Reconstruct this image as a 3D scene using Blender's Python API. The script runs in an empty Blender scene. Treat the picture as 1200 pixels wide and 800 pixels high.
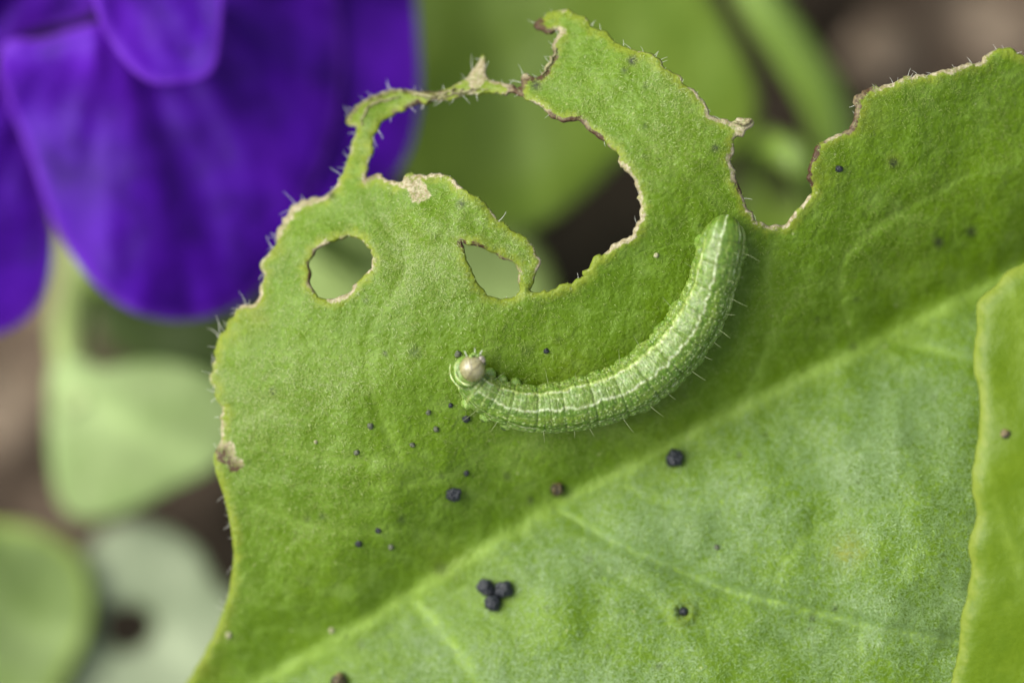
import bpy, math, random
import numpy as np
from mathutils import Vector, noise as mnoise
from mathutils.geometry import delaunay_2d_cdt

random.seed(7)
rng = np.random.default_rng(7)
SC = bpy.context.scene
COL = SC.collection
# one unit is half a centimetre; the leaf carrying the caterpillar lies about z = 0
SC.unit_settings.system = 'METRIC'
SC.unit_settings.scale_length = 0.005

# ------------------------------------------------------------------ camera
D = 36.0
cam = bpy.data.cameras.new("camera")
cam.sensor_width = 36.0
cam.lens = 36.0 * D / 12.0                 # a frame 12 units wide at z = 0
cam.clip_start = 0.5
cam.clip_end = 6000.0
cam.dof.use_dof = True
cam.dof.focus_distance = D - 0.9
cam.dof.aperture_fstop = cam.lens * 1e-3 / 2.3
cam.dof.aperture_blades = 0
cam_o = bpy.data.objects.new("camera", cam)
cam_o.location = (0, 0, D)
COL.objects.link(cam_o)
SC.camera = cam_o

# ------------------------------------------------------------------ sky and sun (bright overcast, brighter towards the upper left)
SUN_EL, SUN_AZ = math.radians(46), math.radians(160)     # azimuth measured from +X, counter-clockwise
world = bpy.data.worlds.new("World")
SC.world = world
world.use_nodes = True
wn = world.node_tree
sky = wn.nodes.new('ShaderNodeTexSky')
sky.sky_type = 'NISHITA'
sky.sun_disc = False
sky.sun_elevation = SUN_EL
sky.sun_rotation = math.radians(90) - SUN_AZ
sky.dust_density = 3.0
hs = wn.nodes.new('ShaderNodeHueSaturation'); hs.inputs['Saturation'].default_value = 0.35      # thin white cloud over the blue
wn.links.new(sky.outputs[0], hs.inputs['Color']); wn.links.new(hs.outputs[0], wn.nodes['Background'].inputs[0])
wn.nodes['Background'].inputs[1].default_value = 0.063
sun = bpy.data.lights.new("sun", 'SUN')
sun.energy = 1.5
sun.angle = math.radians(52)
sun.color = (1.0, 0.95, 0.86)
sun_o = bpy.data.objects.new("sun", sun)
sd = Vector((math.cos(SUN_EL) * math.cos(SUN_AZ), math.cos(SUN_EL) * math.sin(SUN_AZ), math.sin(SUN_EL)))
sun_o.rotation_euler = sd.to_track_quat('Z', 'Y').to_euler()
sun_o.location = sd * 60
COL.objects.link(sun_o)
SC.view_settings.view_transform = 'Standard'
SC.view_settings.look = 'None'
SC.view_settings.gamma = 1.0
SC.view_settings.exposure = 2.08

# ------------------------------------------------------------------ helpers
def U(px, py):                               # photo pixel -> plane coordinates at z = 0
    return (px - 600.0) / 100.0, (400.0 - py) / 100.0

def UA(pts):
    a = np.asarray(pts, float)
    return np.stack([(a[:, 0] - 600) / 100, (400 - a[:, 1]) / 100], 1)

def P(x, y, z):                              # the world point at height z seen where (x, y, 0) is seen
    k = (D - z) / D
    return x * k, y * k, z

def _hash(ix, iy, seed):
    n = (ix * 374761393 + iy * 668265263 + seed * 974634777) & 0xFFFFFFFF
    n = ((n ^ (n >> 13)) * 1274126177) & 0xFFFFFFFF
    n = n ^ (n >> 16)
    return (n & 0xFFFFFF) / float(0xFFFFFF)

def vnoise(x, y, seed=0):
    x = np.asarray(x, float); y = np.asarray(y, float)
    ix = np.floor(x).astype(np.int64); iy = np.floor(y).astype(np.int64)
    fx = x - ix; fy = y - iy
    fx = fx * fx * fx * (fx * (fx * 6 - 15) + 10); fy = fy * fy * fy * (fy * (fy * 6 - 15) + 10)
    a = _hash(ix, iy, seed); b = _hash(ix + 1, iy, seed); c = _hash(ix, iy + 1, seed); d = _hash(ix + 1, iy + 1, seed)
    return (a * (1 - fx) + b * fx) * (1 - fy) + (c * (1 - fx) + d * fx) * fy - 0.5

def fbm(x, y, seed=0, oct=4):
    s = 0; amp = 1.0; f = 1.0
    for k in range(oct):
        s = s + amp * vnoise(x * f + 17.3 * k, y * f - 9.1 * k, seed + k); amp *= 0.5; f *= 2.03
    return s

def smooth(a, b, x):
    t = np.clip((x - a) / (b - a), 0, 1)
    return t * t * (3 - 2 * t)

def catmull(pts, closed=False, n=8):
    p = np.asarray(pts, float); N = len(p); out = []
    rngk = range(N) if closed else range(N - 1)
    for i in rngk:
        p0 = p[(i - 1) % N] if closed or i > 0 else 2 * p[0] - p[1]
        p1 = p[i]; p2 = p[(i + 1) % N]
        p3 = p[(i + 2) % N] if closed or i + 2 < N else 2 * p[-1] - p[-2]
        for k in range(n):
            t = k / n
            out.append(0.5 * (2 * p1 + (p2 - p0) * t + (2 * p0 - 5 * p1 + 4 * p2 - p3) * t * t + (3 * p1 - p0 - 3 * p2 + p3) * t ** 3))
    if not closed: out.append(p[-1])
    return np.array(out)

def resample(poly, step, closed=True):
    p = np.asarray(poly, float)
    q = np.vstack([p, p[:1]]) if closed else p
    d = np.hypot(*np.diff(q, axis=0).T)
    keep = np.r_[True, d > 1e-7]
    q = q[keep]; d = d[d > 1e-7]
    s = np.r_[0, np.cumsum(d)]
    n = max(4, int(round(s[-1] / step)))
    t = np.linspace(0, s[-1], n, endpoint=not closed)
    return np.stack([np.interp(t, s, q[:, 0]), np.interp(t, s, q[:, 1])], 1)

def jag(poly, amp, freq, seed, where=None):
    nx = np.roll(poly, -1, 0) - np.roll(poly, 1, 0)
    nx = nx / (np.linalg.norm(nx, axis=1, keepdims=True) + 1e-9)
    nrm = np.stack([-nx[:, 1], nx[:, 0]], 1)
    k = fbm(poly[:, 0] * freq, poly[:, 1] * freq, seed, 3) * amp
    if where is not None: k = k * where(poly)
    return poly + nrm * k[:, None]

def inside(poly, pts):
    x, y = pts[:, 0], pts[:, 1]; r = np.zeros(len(pts), bool)
    a = poly; b = np.roll(poly, -1, 0)
    for (x0, y0), (x1, y1) in zip(a, b):
        if y0 == y1: continue
        c = (y0 > y) != (y1 > y)
        if c.any():
            r ^= c & (x < (x1 - x0) * (y - y0) / (y1 - y0) + x0)
    return r

def seg_dist(pts, line, closed=False):
    """distance of points to a polyline and the parameter (0..1) of the nearest place"""
    a = line; b = np.roll(line, -1, 0)
    if not closed: a = a[:-1]; b = b[:-1]
    best = np.full(len(pts), 1e9); par = np.zeros(len(pts)); sgn = np.zeros(len(pts))
    n = len(a)
    for i in range(n):
        d = b[i] - a[i]; L2 = d @ d + 1e-12
        w = pts - a[i]
        t = np.clip((w @ d) / L2, 0, 1)
        q0 = w[:, 0] - t * d[0]; q1 = w[:, 1] - t * d[1]
        dd = np.hypot(q0, q1); m = dd < best
        best[m] = dd[m]; par[m] = (i + t[m]) / n
        sgn[m] = np.sign(d[0] * w[m, 1] - d[1] * w[m, 0])
    return best, par, sgn

def mesh(name, V, F, mat=None, parent=None, attrs=None, smooth_=True, colors=None):
    """one mesh object; F is an (n,k) integer array or a list of such arrays"""
    V = np.asarray(V, np.float32)
    Fs = F if isinstance(F, (list, tuple)) and len(F) and isinstance(F[0], np.ndarray) else [np.asarray(F)]
    me = bpy.data.meshes.new(name)
    me.vertices.add(len(V)); me.vertices.foreach_set('co', V.ravel())
    loops = np.concatenate([f.ravel() for f in Fs]).astype(np.int32)
    tot = np.concatenate([np.full(len(f), f.shape[1]) for f in Fs]).astype(np.int32)
    start = np.r_[0, np.cumsum(tot)[:-1]].astype(np.int32)
    me.loops.add(len(loops)); me.loops.foreach_set('vertex_index', loops)
    me.polygons.add(len(tot)); me.polygons.foreach_set('loop_start', start)
    me.update(calc_edges=True)
    me.polygons.foreach_set('use_smooth', np.full(len(tot), smooth_))
    for k, v in (attrs or {}).items():
        at = me.attributes.new(k, 'FLOAT', 'POINT'); at.data.foreach_set('value', np.asarray(v, np.float32))
    if colors is not None:
        at = me.attributes.new('pigment', 'FLOAT_COLOR', 'POINT')
        c4 = np.ones((len(V), 4), np.float32); c4[:, :3] = colors
        at.data.foreach_set('color', c4.ravel())
    me.validate()
    o = bpy.data.objects.new(name, me)
    if mat: me.materials.append(mat)
    COL.objects.link(o)
    if parent: o.parent = parent
    return o

def tag(o, label=None, cat=None, group=None, kind=None):
    if label: o['label'] = label
    if cat: o['category'] = cat
    if group: o['group'] = group
    if kind: o['kind'] = kind
    return o

def empty(name, loc=(0, 0, 0)):
    o = bpy.data.objects.new(name, None); o.location = loc; o.empty_display_size = 0.3
    COL.objects.link(o); return o

def local(o, V):
    return np.asarray(V, float) - np.array(o.location)

def tubes(lines, radii, sides=5):
    """many tubes in one vertex list: lines = list of (k,3); radii = list of (k,)"""
    V = []; F = []; T = []; off = 0
    for ln, rd in zip(lines, radii):
        ln = np.asarray(ln, float); k = len(ln)
        tg = np.gradient(ln, axis=0); tg /= np.linalg.norm(tg, axis=1, keepdims=True) + 1e-12
        up = np.array([0.31, 0.17, 0.93]) if abs(tg[0, 2]) < 0.8 else np.array([1.0, 0.1, 0.0])
        s = np.cross(tg, up); s /= np.linalg.norm(s, axis=1, keepdims=True) + 1e-12
        w = np.cross(s, tg)
        ang = np.linspace(0, 2 * math.pi, sides, endpoint=False)
        ring = ln[:, None, :] + np.asarray(rd)[:, None, None] * (np.cos(ang)[None, :, None] * s[:, None, :] + np.sin(ang)[None, :, None] * w[:, None, :])
        V.append(ring.reshape(-1, 3))
        i = np.arange(k - 1)[:, None] * sides; j = np.arange(sides)[None, :]; j2 = (j + 1) % sides
        F.append((off + np.stack([i + j, i + j2, i + sides + j2, i + sides + j], -1)).reshape(-1, 4))
        off += k * sides
    return np.vstack(V), np.vstack(F)

# ------------------------------------------------------------------ node helpers
class NT:
    def __init__(s, name):
        s.m = bpy.data.materials.new(name); s.m.use_nodes = True
        s.t = s.m.node_tree; s.b = s.t.nodes['Principled BSDF']; s.out = s.t.nodes['Material Output']
    def n(s, typ, **kw):
        nd = s.t.nodes.new(typ)
        for k, v in kw.items(): setattr(nd, k, v)
        return nd
    def l(s, a, b): s.t.links.new(a, b)
    def setv(s, inp, v):
        if hasattr(v, 'is_linked') or isinstance(v, bpy.types.NodeSocket): s.l(v, inp)
        else: inp.default_value = v
    def attr(s, name):
        nd = s.n('ShaderNodeAttribute'); nd.attribute_name = name; return nd
    def noise(s, scale, detail=4, rough=0.55, vec=None, dist=0.0):
        nd = s.n('ShaderNodeTexNoise'); nd.inputs['Scale'].default_value = scale
        nd.inputs['Detail'].default_value = detail; nd.inputs['Roughness'].default_value = rough
        nd.inputs['Distortion'].default_value = dist
        s.l(vec if vec is not None else s.obj(), nd.inputs['Vector']); return nd.outputs['Fac']
    def obj(s):
        if not hasattr(s, '_tc'): s._tc = s.n('ShaderNodeTexCoord')
        return s._tc.outputs['Object']
    def voro(s, scale, feature='F1', vec=None):
        nd = s.n('ShaderNodeTexVoronoi', feature=feature); nd.inputs['Scale'].default_value = scale
        s.l(vec if vec is not None else s.obj(), nd.inputs['Vector']); return nd.outputs['Distance']
    def math(s, op, a, b=0.0, c=0.0):
        nd = s.n('ShaderNodeMath', operation=op)
        s.setv(nd.inputs[0], a); s.setv(nd.inputs[1], b); s.setv(nd.inputs[2], c); return nd.outputs[0]
    def ramp(s, fac, a, b, lo=0.0, hi=1.0):
        nd = s.n('ShaderNodeMapRange', interpolation_type='SMOOTHSTEP')
        s.setv(nd.inputs[0], fac); nd.inputs[1].default_value = a; nd.inputs[2].default_value = b
        nd.inputs[3].default_value = lo; nd.inputs[4].default_value = hi; return nd.outputs[0]
    def mix(s, fac, a, b, mode='MIX'):
        nd = s.n('ShaderNodeMix', data_type='RGBA', blend_type=mode)
        s.setv(nd.inputs[0], fac)
        for i, v in ((6, a), (7, b)):
            if isinstance(v, tuple): nd.inputs[i].default_value = (*v, 1)
            else: s.l(v, nd.inputs[i])
        return nd.outputs[2]
    def bump(s, height, strength=0.5, dist=0.02, prev=None):
        nd = s.n('ShaderNodeBump'); nd.inputs['Strength'].default_value = strength; nd.inputs['Distance'].default_value = dist
        s.l(height, nd.inputs['Height'])
        if prev is not None: s.l(prev, nd.inputs['Normal'])
        return nd.outputs[0]
    def p(s, **kw):
        for k, v in kw.items():
            i = s.b.inputs[k.replace('_', ' ')]
            if isinstance(v, tuple) and len(v) == 3 and i.type == 'RGBA': v = (*v, 1)
            s.setv(i, v)
        return s.m
    def translucent(s, color, fac, normal=None):
        tr = s.n('ShaderNodeBsdfTranslucent')
        if isinstance(color, tuple): tr.inputs[0].default_value = (*color, 1)
        else: s.l(color, tr.inputs[0])
        mx = s.n('ShaderNodeMixShader'); mx.inputs[0].default_value = fac
        s.l(s.b.outputs[0], mx.inputs[1]); s.l(tr.outputs[0], mx.inputs[2]); s.l(mx.outputs[0], s.out.inputs[0])

# ------------------------------------------------------------------ materials
def leaf_material(name, deep, mid, pale, rimc, fine=True, transl=0.18, rough=0.42):
    m = NT(name)
    n1 = m.noise(1.1, 5, 0.6); n2 = m.noise(6.0, 5, 0.65)
    c = m.mix(m.ramp(n1, 0.35, 0.68), deep, mid)
    c = m.mix(m.math('MULTIPLY', m.ramp(n2, 0.42, 0.75), 0.55), c, pale)
    if fine:
        # network of the finest veins, and the cells of the skin
        warp = m.n('ShaderNodeVectorMath', operation='ADD')
        nz = m.n('ShaderNodeTexNoise'); nz.inputs['Scale'].default_value = 3.0
        m.l(m.obj(), nz.inputs['Vector'])
        sc = m.n('ShaderNodeVectorMath', operation='SCALE'); sc.inputs['Scale'].default_value = 0.22
        m.l(nz.outputs['Color'], sc.inputs[0]); m.l(m.obj(), warp.inputs[0]); m.l(sc.outputs[0], warp.inputs[1])
        net = m.voro(2.6, 'DISTANCE_TO_EDGE', warp.outputs[0])
        c = m.mix(m.ramp(net, 0.0, 0.055, 0.40, 0.0), c, pale)
        net2 = m.voro(7.0, 'DISTANCE_TO_EDGE', warp.outputs[0]); c = m.mix(m.ramp(net2, 0.0, 0.06, 0.22, 0.0), c, pale)
        cell = m.voro(19.0, 'F1')
        c = m.mix(m.ramp(cell, 0.18, 0.75, 0.0, 0.40), c, deep)
        sp = m.noise(42.0, 3, 0.7)
        c = m.mix(m.ramp(sp, 0.56, 0.80, 0.0, 0.45), c, pale)
        c = m.mix(m.ramp(m.noise(2.3, 6, 0.72), 0.50, 0.72, 0.0, 0.5), c, (0.15, 0.235, 0.045))
    vein = m.attr('vein').outputs['Fac']; edge = m.attr('edge').outputs['Fac']
    c = m.mix(m.math('MULTIPLY', vein, 0.75), c, tuple(1.25 * p + 0.20 * r + 0.02 for p, r in zip(pale, rimc)))
    en = m.math('ADD', edge, m.math('MULTIPLY', m.math('SUBTRACT', m.noise(9.0, 4), 0.5), 0.26))
    c = m.mix(m.ramp(en, 0.0, 0.14, 0.6, 0.0), c, rimc)
    if fine:
        # dried, gnawed margin: straw to dark brown
        dry_or_lit = m.attr('dry_or_lit').outputs['Fac']; dark = m.attr('dark').outputs['Fac']; spot = m.attr('spot').outputs['Fac']; yel = m.attr('yellow').outputs['Fac']
        c = m.mix(yel, c, (0.13, 0.16, 0.012))
        dn = m.noise(24.0, 4, 0.7)
        dc = m.mix(m.ramp(dn, 0.35, 0.65), (0.19, 0.16, 0.07), (0.36, 0.33, 0.22))
        dc = m.mix(m.ramp(m.math('ADD', dark, m.math('SUBTRACT', dn, 0.5)), 0.3, 0.75), dc, (0.055, 0.03, 0.014))
        c = m.mix(m.ramp(m.math('ADD', dry_or_lit, m.math('MULTIPLY', m.math('SUBTRACT', dn, 0.5), 0.9)), 0.35, 0.6), c, dc)
        fl_ = m.voro(3.4, 'F1'); c = m.mix(m.ramp(fl_, 0.035, 0.075, 0.6, 0.0), c, (0.27, 0.31, 0.13))
        c = m.mix(spot, c, (0.018, 0.022, 0.012))
    h = m.math('ADD', m.math('MULTIPLY', m.noise(34.0, 3, 0.6), 0.6), m.math('MULTIPLY', m.voro(19.0, 'SMOOTH_F1'), -0.6))
    b = m.bump(m.noise(5.0, 4, 0.6), 0.35, 0.06)
    if fine: b = m.bump(h, 0.6, 0.03, m.bump(m.ramp(net, 0.0, 0.09), 0.13, 0.02, b))
    m.p(Base_Color=c, Roughness=rough, Normal=b, Specular_IOR_Level=0.2)
    m.p(Sheen_Weight=0.03, Sheen_Roughness=0.45, Sheen_Tint=(0.9, 1.0, 0.85))
    m.translucent(m.mix(0.5, c, (0.10, 0.20, 0.01)), transl)
    return m.m

M_leaf = leaf_material('gnawed_leaf_green', (0.062, 0.121, 0.0010), (0.086, 0.157, 0.0020), (0.135, 0.225, 0.030), (0.19, 0.22, 0.022))
M_leaf2 = leaf_material('neighbour_leaf_green', (0.066, 0.118, 0.0015), (0.082, 0.138, 0.002), (0.10, 0.16, 0.006), (0.17, 0.21, 0.03), fine=False)

def plain_leaf(name, c0, c1, rimc):
    return leaf_material(name, c0, c1, tuple(1.3 * v for v in c1), rimc, fine=False, transl=0.3)
M_bg_mid = plain_leaf('broad_leaf_green', (0.105, 0.175, 0.018), (0.13, 0.20, 0.024), (0.09, 0.13, 0.03))
M_bg_pale = plain_leaf('pale_leaf_green', (0.19, 0.275, 0.095), (0.23, 0.31, 0.125), (0.2, 0.3, 0.1))
M_bg_grey = plain_leaf('grey_leaf_green', (0.20, 0.25, 0.15), (0.25, 0.30, 0.19), (0.12, 0.16, 0.08))
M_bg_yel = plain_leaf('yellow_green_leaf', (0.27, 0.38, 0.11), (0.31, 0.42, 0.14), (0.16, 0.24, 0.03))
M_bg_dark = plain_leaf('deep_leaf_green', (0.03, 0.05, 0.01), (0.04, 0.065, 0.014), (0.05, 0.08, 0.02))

m = NT('stem_green'); m.p(Base_Color=m.mix(m.noise(2.5), (0.085, 0.15, 0.016), (0.115, 0.18, 0.024)), Roughness=0.5); M_stem = m.m

m = NT('stem_pale'); m.p(Base_Color=m.mix(m.noise(2.5), (0.17, 0.23, 0.07), (0.21, 0.27, 0.10)), Roughness=0.5); M_stem_pale = m.m

def hair_mat(name, col, tr, rough=0.35):
    m = NT(name); m.p(Base_Color=col, Roughness=rough, Specular_IOR_Level=0.5); m.translucent(col, tr); return m.m
M_hair = hair_mat('white_hair', (0.72, 0.74, 0.66), 0.45)
M_bristle = hair_mat('clear_bristle', (0.34, 0.40, 0.20), 0.6)
M_down_gr = hair_mat('leaf_down_green', (0.20, 0.28, 0.05), 0.4, 0.3)
M_down = hair_mat('leaf_down', (0.20, 0.315, 0.11), 0.45, 0.35)

m = NT('violet_petal')
uv = m.attr('streak').outputs['Fac']
c = m.mix(m.ramp(m.noise(1.6, 5, 0.6), 0.3, 0.7), (0.021, 0.0006, 0.115), (0.046, 0.0014, 0.235))
c = m.mix(m.math('MULTIPLY', uv, 0.8), c, (0.080, 0.005, 0.34))
c = m.mix(m.ramp(m.attr('edge').outputs['Fac'], 0.0, 0.10, 0.5, 0.0), c, (0.11, 0.02, 0.36))
m.p(Base_Color=c, Roughness=0.55, Specular_IOR_Level=0.12, Sheen_Weight=0.22, Sheen_Roughness=0.4, Sheen_Tint=(0.5, 0.2, 1.0),
    Normal=m.bump(m.noise(7.0, 4), 0.25, 0.05))
m.translucent((0.08, 0.002, 0.45), 0.2); M_petal = m.m

m = NT('soil_brown')
n = m.noise(0.5, 6, 0.65); n2 = m.noise(1.6, 5, 0.6); dry_or_lit = m.attr('lit_soil').outputs['Fac']
c = m.mix(m.ramp(n, 0.35, 0.65), (0.003, 0.003, 0.0015), (0.012, 0.010, 0.006))  # near-black base: the deep shade under the leaves put into the colour
c = m.mix(dry_or_lit, c, m.mix(m.ramp(n, 0.35, 0.65), (0.045, 0.032, 0.022), (0.115, 0.085, 0.062)))  # lit soil painted in as a browner, paler tone through the mask
c = m.mix(m.math('MULTIPLY', dry_or_lit, m.ramp(n2, 0.5, 0.75, 0, 0.5)), c, (0.20, 0.16, 0.12))
m.p(Base_Color=c, Roughness=0.95, Specular_IOR_Level=0.08, Normal=m.bump(m.noise(3.0, 6, 0.7), 0.8, 0.3)); M_soil = m.m

m = NT('caterpillar_skin')
pg = m.attr('pigment').outputs['Color']
sk = m.attr('skin').outputs['Vector']; vo = m.n('ShaderNodeTexVoronoi', voronoi_dimensions='2D'); vo.inputs['Scale'].default_value = 15.0; m.l(sk, vo.inputs['Vector']); sp = vo.outputs['Distance']
dots = m.math('MULTIPLY', m.ramp(sp, 0.08, 0.26, 1.0, 0.0), m.attr('warty').outputs['Fac'])
c = m.mix(m.math('MULTIPLY', dots, 0.62), pg, (0.42, 0.50, 0.25))
c = m.mix(m.ramp(m.noise(24.0, 5, 0.75), 0.45, 0.70, 0.0, 0.5), c, (0.05, 0.125, 0.006))
c = m.mix(m.ramp(m.noise(38.0, 3, 0.7), 0.58, 0.72, 0.0, 0.15), c, (0.33, 0.43, 0.18))
b = m.bump(m.noise(11.0, 3, 0.6), 0.5, 0.03)
b = m.bump(m.math('ADD', m.math('MULTIPLY', dots, .2), m.math('MULTIPLY', m.noise(30.0, 3), 0.6)), 0.4, 0.02, b)
m.p(Base_Color=c, Roughness=0.40, Specular_IOR_Level=0.36, Normal=b, Subsurface_Weight=0.55, Subsurface_Radius=(0.6, 1.0, 0.35), Subsurface_Scale=0.10)
M_cat = m.m

m = NT('head_shell')
c = m.mix(m.ramp(m.noise(8.0, 5, 0.75), 0.42, 0.62), (0.22, 0.205, 0.10), (0.11, 0.105, 0.03))
m.p(Base_Color=c, Roughness=0.15, Specular_IOR_Level=0.8, Coat_Weight=0.25, Coat_Roughness=0.16, Subsurface_Weight=0.4, Subsurface_Radius=(1, 0.8, 0.4), Subsurface_Scale=0.05,
    Normal=m.bump(m.noise(9.0, 5, .7), 0.6, 0.04))
M_head = m.m
m = NT('mouthpart_brown'); m.p(Base_Color=m.mix(m.noise(30.0), (0.03, 0.02, 0.012), (0.35, 0.32, 0.26)), Roughness=0.3); M_mouth = m.m
m = NT('eye_black'); m.p(Base_Color=(0.01, 0.01, 0.012), Roughness=0.12); M_eye = m.m
m = NT('seam_brown'); m.p(Base_Color=(0.07, 0.055, 0.022), Roughness=0.4); M_seam = m.m
m = NT('fold_pale'); m.p(Base_Color=(0.30, 0.38, 0.16), Roughness=0.35, Subsurface_Weight=0.3, Subsurface_Scale=0.05); M_fold = m.m
m = NT('leg_pale'); m.p(Base_Color=m.mix(m.ramp(m.noise(26.0), 0.45, 0.65), (0.10, 0.18, 0.022), (0.17, 0.24, 0.06)), Roughness=0.35, Subsurface_Weight=0.3, Subsurface_Radius=(0.5, 1, 0.3), Subsurface_Scale=0.06,
    Normal=m.bump(m.noise(24.0, 3), 0.6, 0.02)); M_leg = m.m

m = NT('dried_leaf_edge'); dn = m.noise(16.0, 4, 0.7)
m.p(Base_Color=m.mix(m.ramp(dn, .36, .62), (0.06, 0.048, 0.014), (0.20, 0.195, 0.085)), Roughness=0.6, Normal=m.bump(m.noise(30.0, 4), .8, .02)); M_dry = m.m

def frass_mat(name, a, b_):
    m = NT(name)
    c = m.mix(m.ramp(m.noise(9.0, 4, 0.7), 0.42, 0.7), a, b_)
    m.p(Base_Color=c, Roughness=0.5, Specular_IOR_Level=0.4, Normal=m.bump(m.math('ADD', m.noise(20.0, 4, 0.7), m.voro(12.0)), 0.7, 0.03)); return m.m
M_frass = frass_mat('frass_black', (0.008, 0.010, 0.014), (0.028, 0.034, 0.040))
M_frass_br = frass_mat('frass_brown', (0.016, 0.014, 0.006), (0.16, 0.12, 0.04))
M_frass_gr = frass_mat('frass_grey', (0.05, 0.06, 0.035), (0.13, 0.13, 0.08))
M_grit = frass_mat('pale_grit', (0.22, 0.22, 0.12), (0.34, 0.32, 0.21))

# ------------------------------------------------------------------ generic sheet (leaf or petal) with real thickness
def sheet(name, outline, holes, zfun, spacing, step, thick, mat, parent=None, extra=None, fine_box=None, coarse=None, origin=None, rim_out=0.4):
    """outline/holes in plane units; zfun(x,y,edge) height; returns object and the flat data for scattering"""
    loops = [resample(outline, step)] + [resample(h, step) for h in holes]
    B = np.vstack(loops)
    lo, hi = B.min(0), B.max(0)
    def grid(sp):
        gx, gy = np.meshgrid(np.arange(lo[0], hi[0], sp), np.arange(lo[1], hi[1], sp * 0.866))
        gx = gx + (np.arange(gx.shape[0]) % 2)[:, None] * sp / 2
        g = np.stack([gx.ravel(), gy.ravel()], 1); return g + rng.uniform(-.22, .22, g.shape) * sp
    g = grid(spacing)
    if fine_box is not None:
        x0, y0, x1, y1 = fine_box
        fin = lambda q: (q[:, 0] > x0) & (q[:, 0] < x1) & (q[:, 1] > y0) & (q[:, 1] < y1)
        g2 = grid(coarse); g = np.vstack([g[fin(g)], g2[~fin(g2)]])
    ok = inside(loops[0], g)
    for h in loops[1:]: ok &= ~inside(h, g)
    g = g[ok]
    cl = np.full(len(g), 1e9)
    for L in loops: cl = np.minimum(cl, seg_dist(g, L, True)[0])
    g = g[cl > step * 0.75]
    pts = np.vstack([B, g])
    edges = []; off = 0
    for L in loops:
        n = len(L); edges += [(off + i, off + (i + 1) % n) for i in range(n)]; off += n
    vo, _, fo, _, _, _ = delaunay_2d_cdt([Vector(p) for p in pts], edges, [], 0, 1e-6)
    V2 = np.array([tuple(v) for v in vo]); T = np.array([f for f in fo if len(f) == 3])
    cen = V2[T].mean(1)
    ok = inside(loops[0], cen)
    for h in loops[1:]: ok &= ~inside(h, cen)
    T = T[ok]
    used = np.unique(T); mp = -np.ones(len(V2), int); mp[used] = np.arange(len(used)); V2 = V2[used]; T = mp[T]
    a = V2[T]; cr = (a[:, 1, 0] - a[:, 0, 0]) * (a[:, 2, 1] - a[:, 0, 1]) - (a[:, 1, 1] - a[:, 0, 1]) * (a[:, 2, 0] - a[:, 0, 0])
    T[cr < 0] = T[cr < 0][:, ::-1]
    ed = np.full(len(V2), 1e9)
    for L in loops: ed = np.minimum(ed, seg_dist(V2, L, True)[0])
    z = zfun(V2[:, 0], V2[:, 1], ed)
    X, Y, Z = P(V2[:, 0], V2[:, 1], z)
    top = np.stack([X, Y, Z], 1)
    # vertex normals of the top, to give the sheet its thickness
    fn = np.cross(top[T[:, 1]] - top[T[:, 0]], top[T[:, 2]] - top[T[:, 0]])
    vn = np.zeros_like(top)
    for k in range(3): np.add.at(vn, T[:, k], fn)
    vn /= np.linalg.norm(vn, axis=1, keepdims=True) + 1e-12
    th = thick * (0.55 + 0.45 * np.clip(ed / (3 * thick), 0, 1))
    bot = top - vn * th[:, None]
    # boundary edges
    E = np.vstack([T[:, [0, 1]], T[:, [1, 2]], T[:, [2, 0]]])
    key = np.sort(E, 1); _, idx, cnt = np.unique(key[:, 0] * 10 ** 7 + key[:, 1], return_index=True, return_counts=True)
    be = E[idx[cnt == 1]]
    nv = len(top)
    bv = np.unique(be); midx = -np.ones(nv, int); midx[bv] = 2 * nv + np.arange(len(bv))
    out = np.zeros((nv, 3))
    dv = top[be[:, 1]] - top[be[:, 0]]
    o_ = np.stack([dv[:, 1], -dv[:, 0], np.zeros(len(dv))], 1); o_ /= np.linalg.norm(o_, axis=1, keepdims=True) + 1e-12
    np.add.at(out, be[:, 0], o_); np.add.at(out, be[:, 1], o_)
    out /= np.linalg.norm(out, axis=1, keepdims=True) + 1e-9
    mid = (top[bv] + bot[bv]) / 2 + out[bv] * thick * rim_out
    rim1 = np.stack([be[:, 1], be[:, 0], midx[be[:, 0]], midx[be[:, 1]]], 1)
    rim2 = np.stack([midx[be[:, 1]], midx[be[:, 0]], be[:, 0] + nv, be[:, 1] + nv], 1)
    V = np.vstack([top, bot, mid]); Fs = [T, T[:, ::-1] + nv, rim1, rim2]
    attrs = {'edge': np.r_[ed, ed, np.zeros(len(bv))]}
    for k, f in (extra or {}).items():
        v = f(V2, ed); attrs[k] = np.r_[v, v, v[bv]]
    if origin is not None: V = V - np.array(origin)
    o = mesh(name, V, Fs, mat, parent, attrs)
    if origin is not None and parent is None: o.location = origin
    return o, dict(V2=V2, T=T, top=top, vn=vn, ed=ed, be=be, out=out)

# ================================================================== THE SOIL
q = np.sinh(np.linspace(-6.6, 6.6, 241)); q = q / q.max() * 1500
gx, gy = np.meshgrid(q, q)
near = np.exp(-(np.hypot(gx, gy) / 45) ** 2)
gz = -17 + (fbm(gx * 0.22, gy * 0.22, 5, 5) * 2.6 + np.abs(fbm(gx * 0.7, gy * 0.7, 9, 3)) * 1.0) * near
soil_lit = np.clip(0.25 + 1.2 * fbm(gx * .12, gy * .12, 6, 3), 0, 1) * smooth(9, 14, np.hypot(gx, gy))
for px, py, rad_, st_ in ((20, 470, 3.2, 1.0), (80, 320, 2.0, 1.2), (1060, 30, 3.0, .42), (1190, 20, 2.0, .9), (1000, -60, 3.0, .4), (860, 70, 2.0, .25)):  # hand-placed patches painted paler where light reaches the soil
    wx_, wy_, _ = P(*U(px, py), -16.0); soil_lit = np.maximum(soil_lit, np.clip(st_ * np.exp(-((gx - wx_) ** 2 + (gy - wy_) ** 2) / rad_ ** 2), 0, 1))
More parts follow.
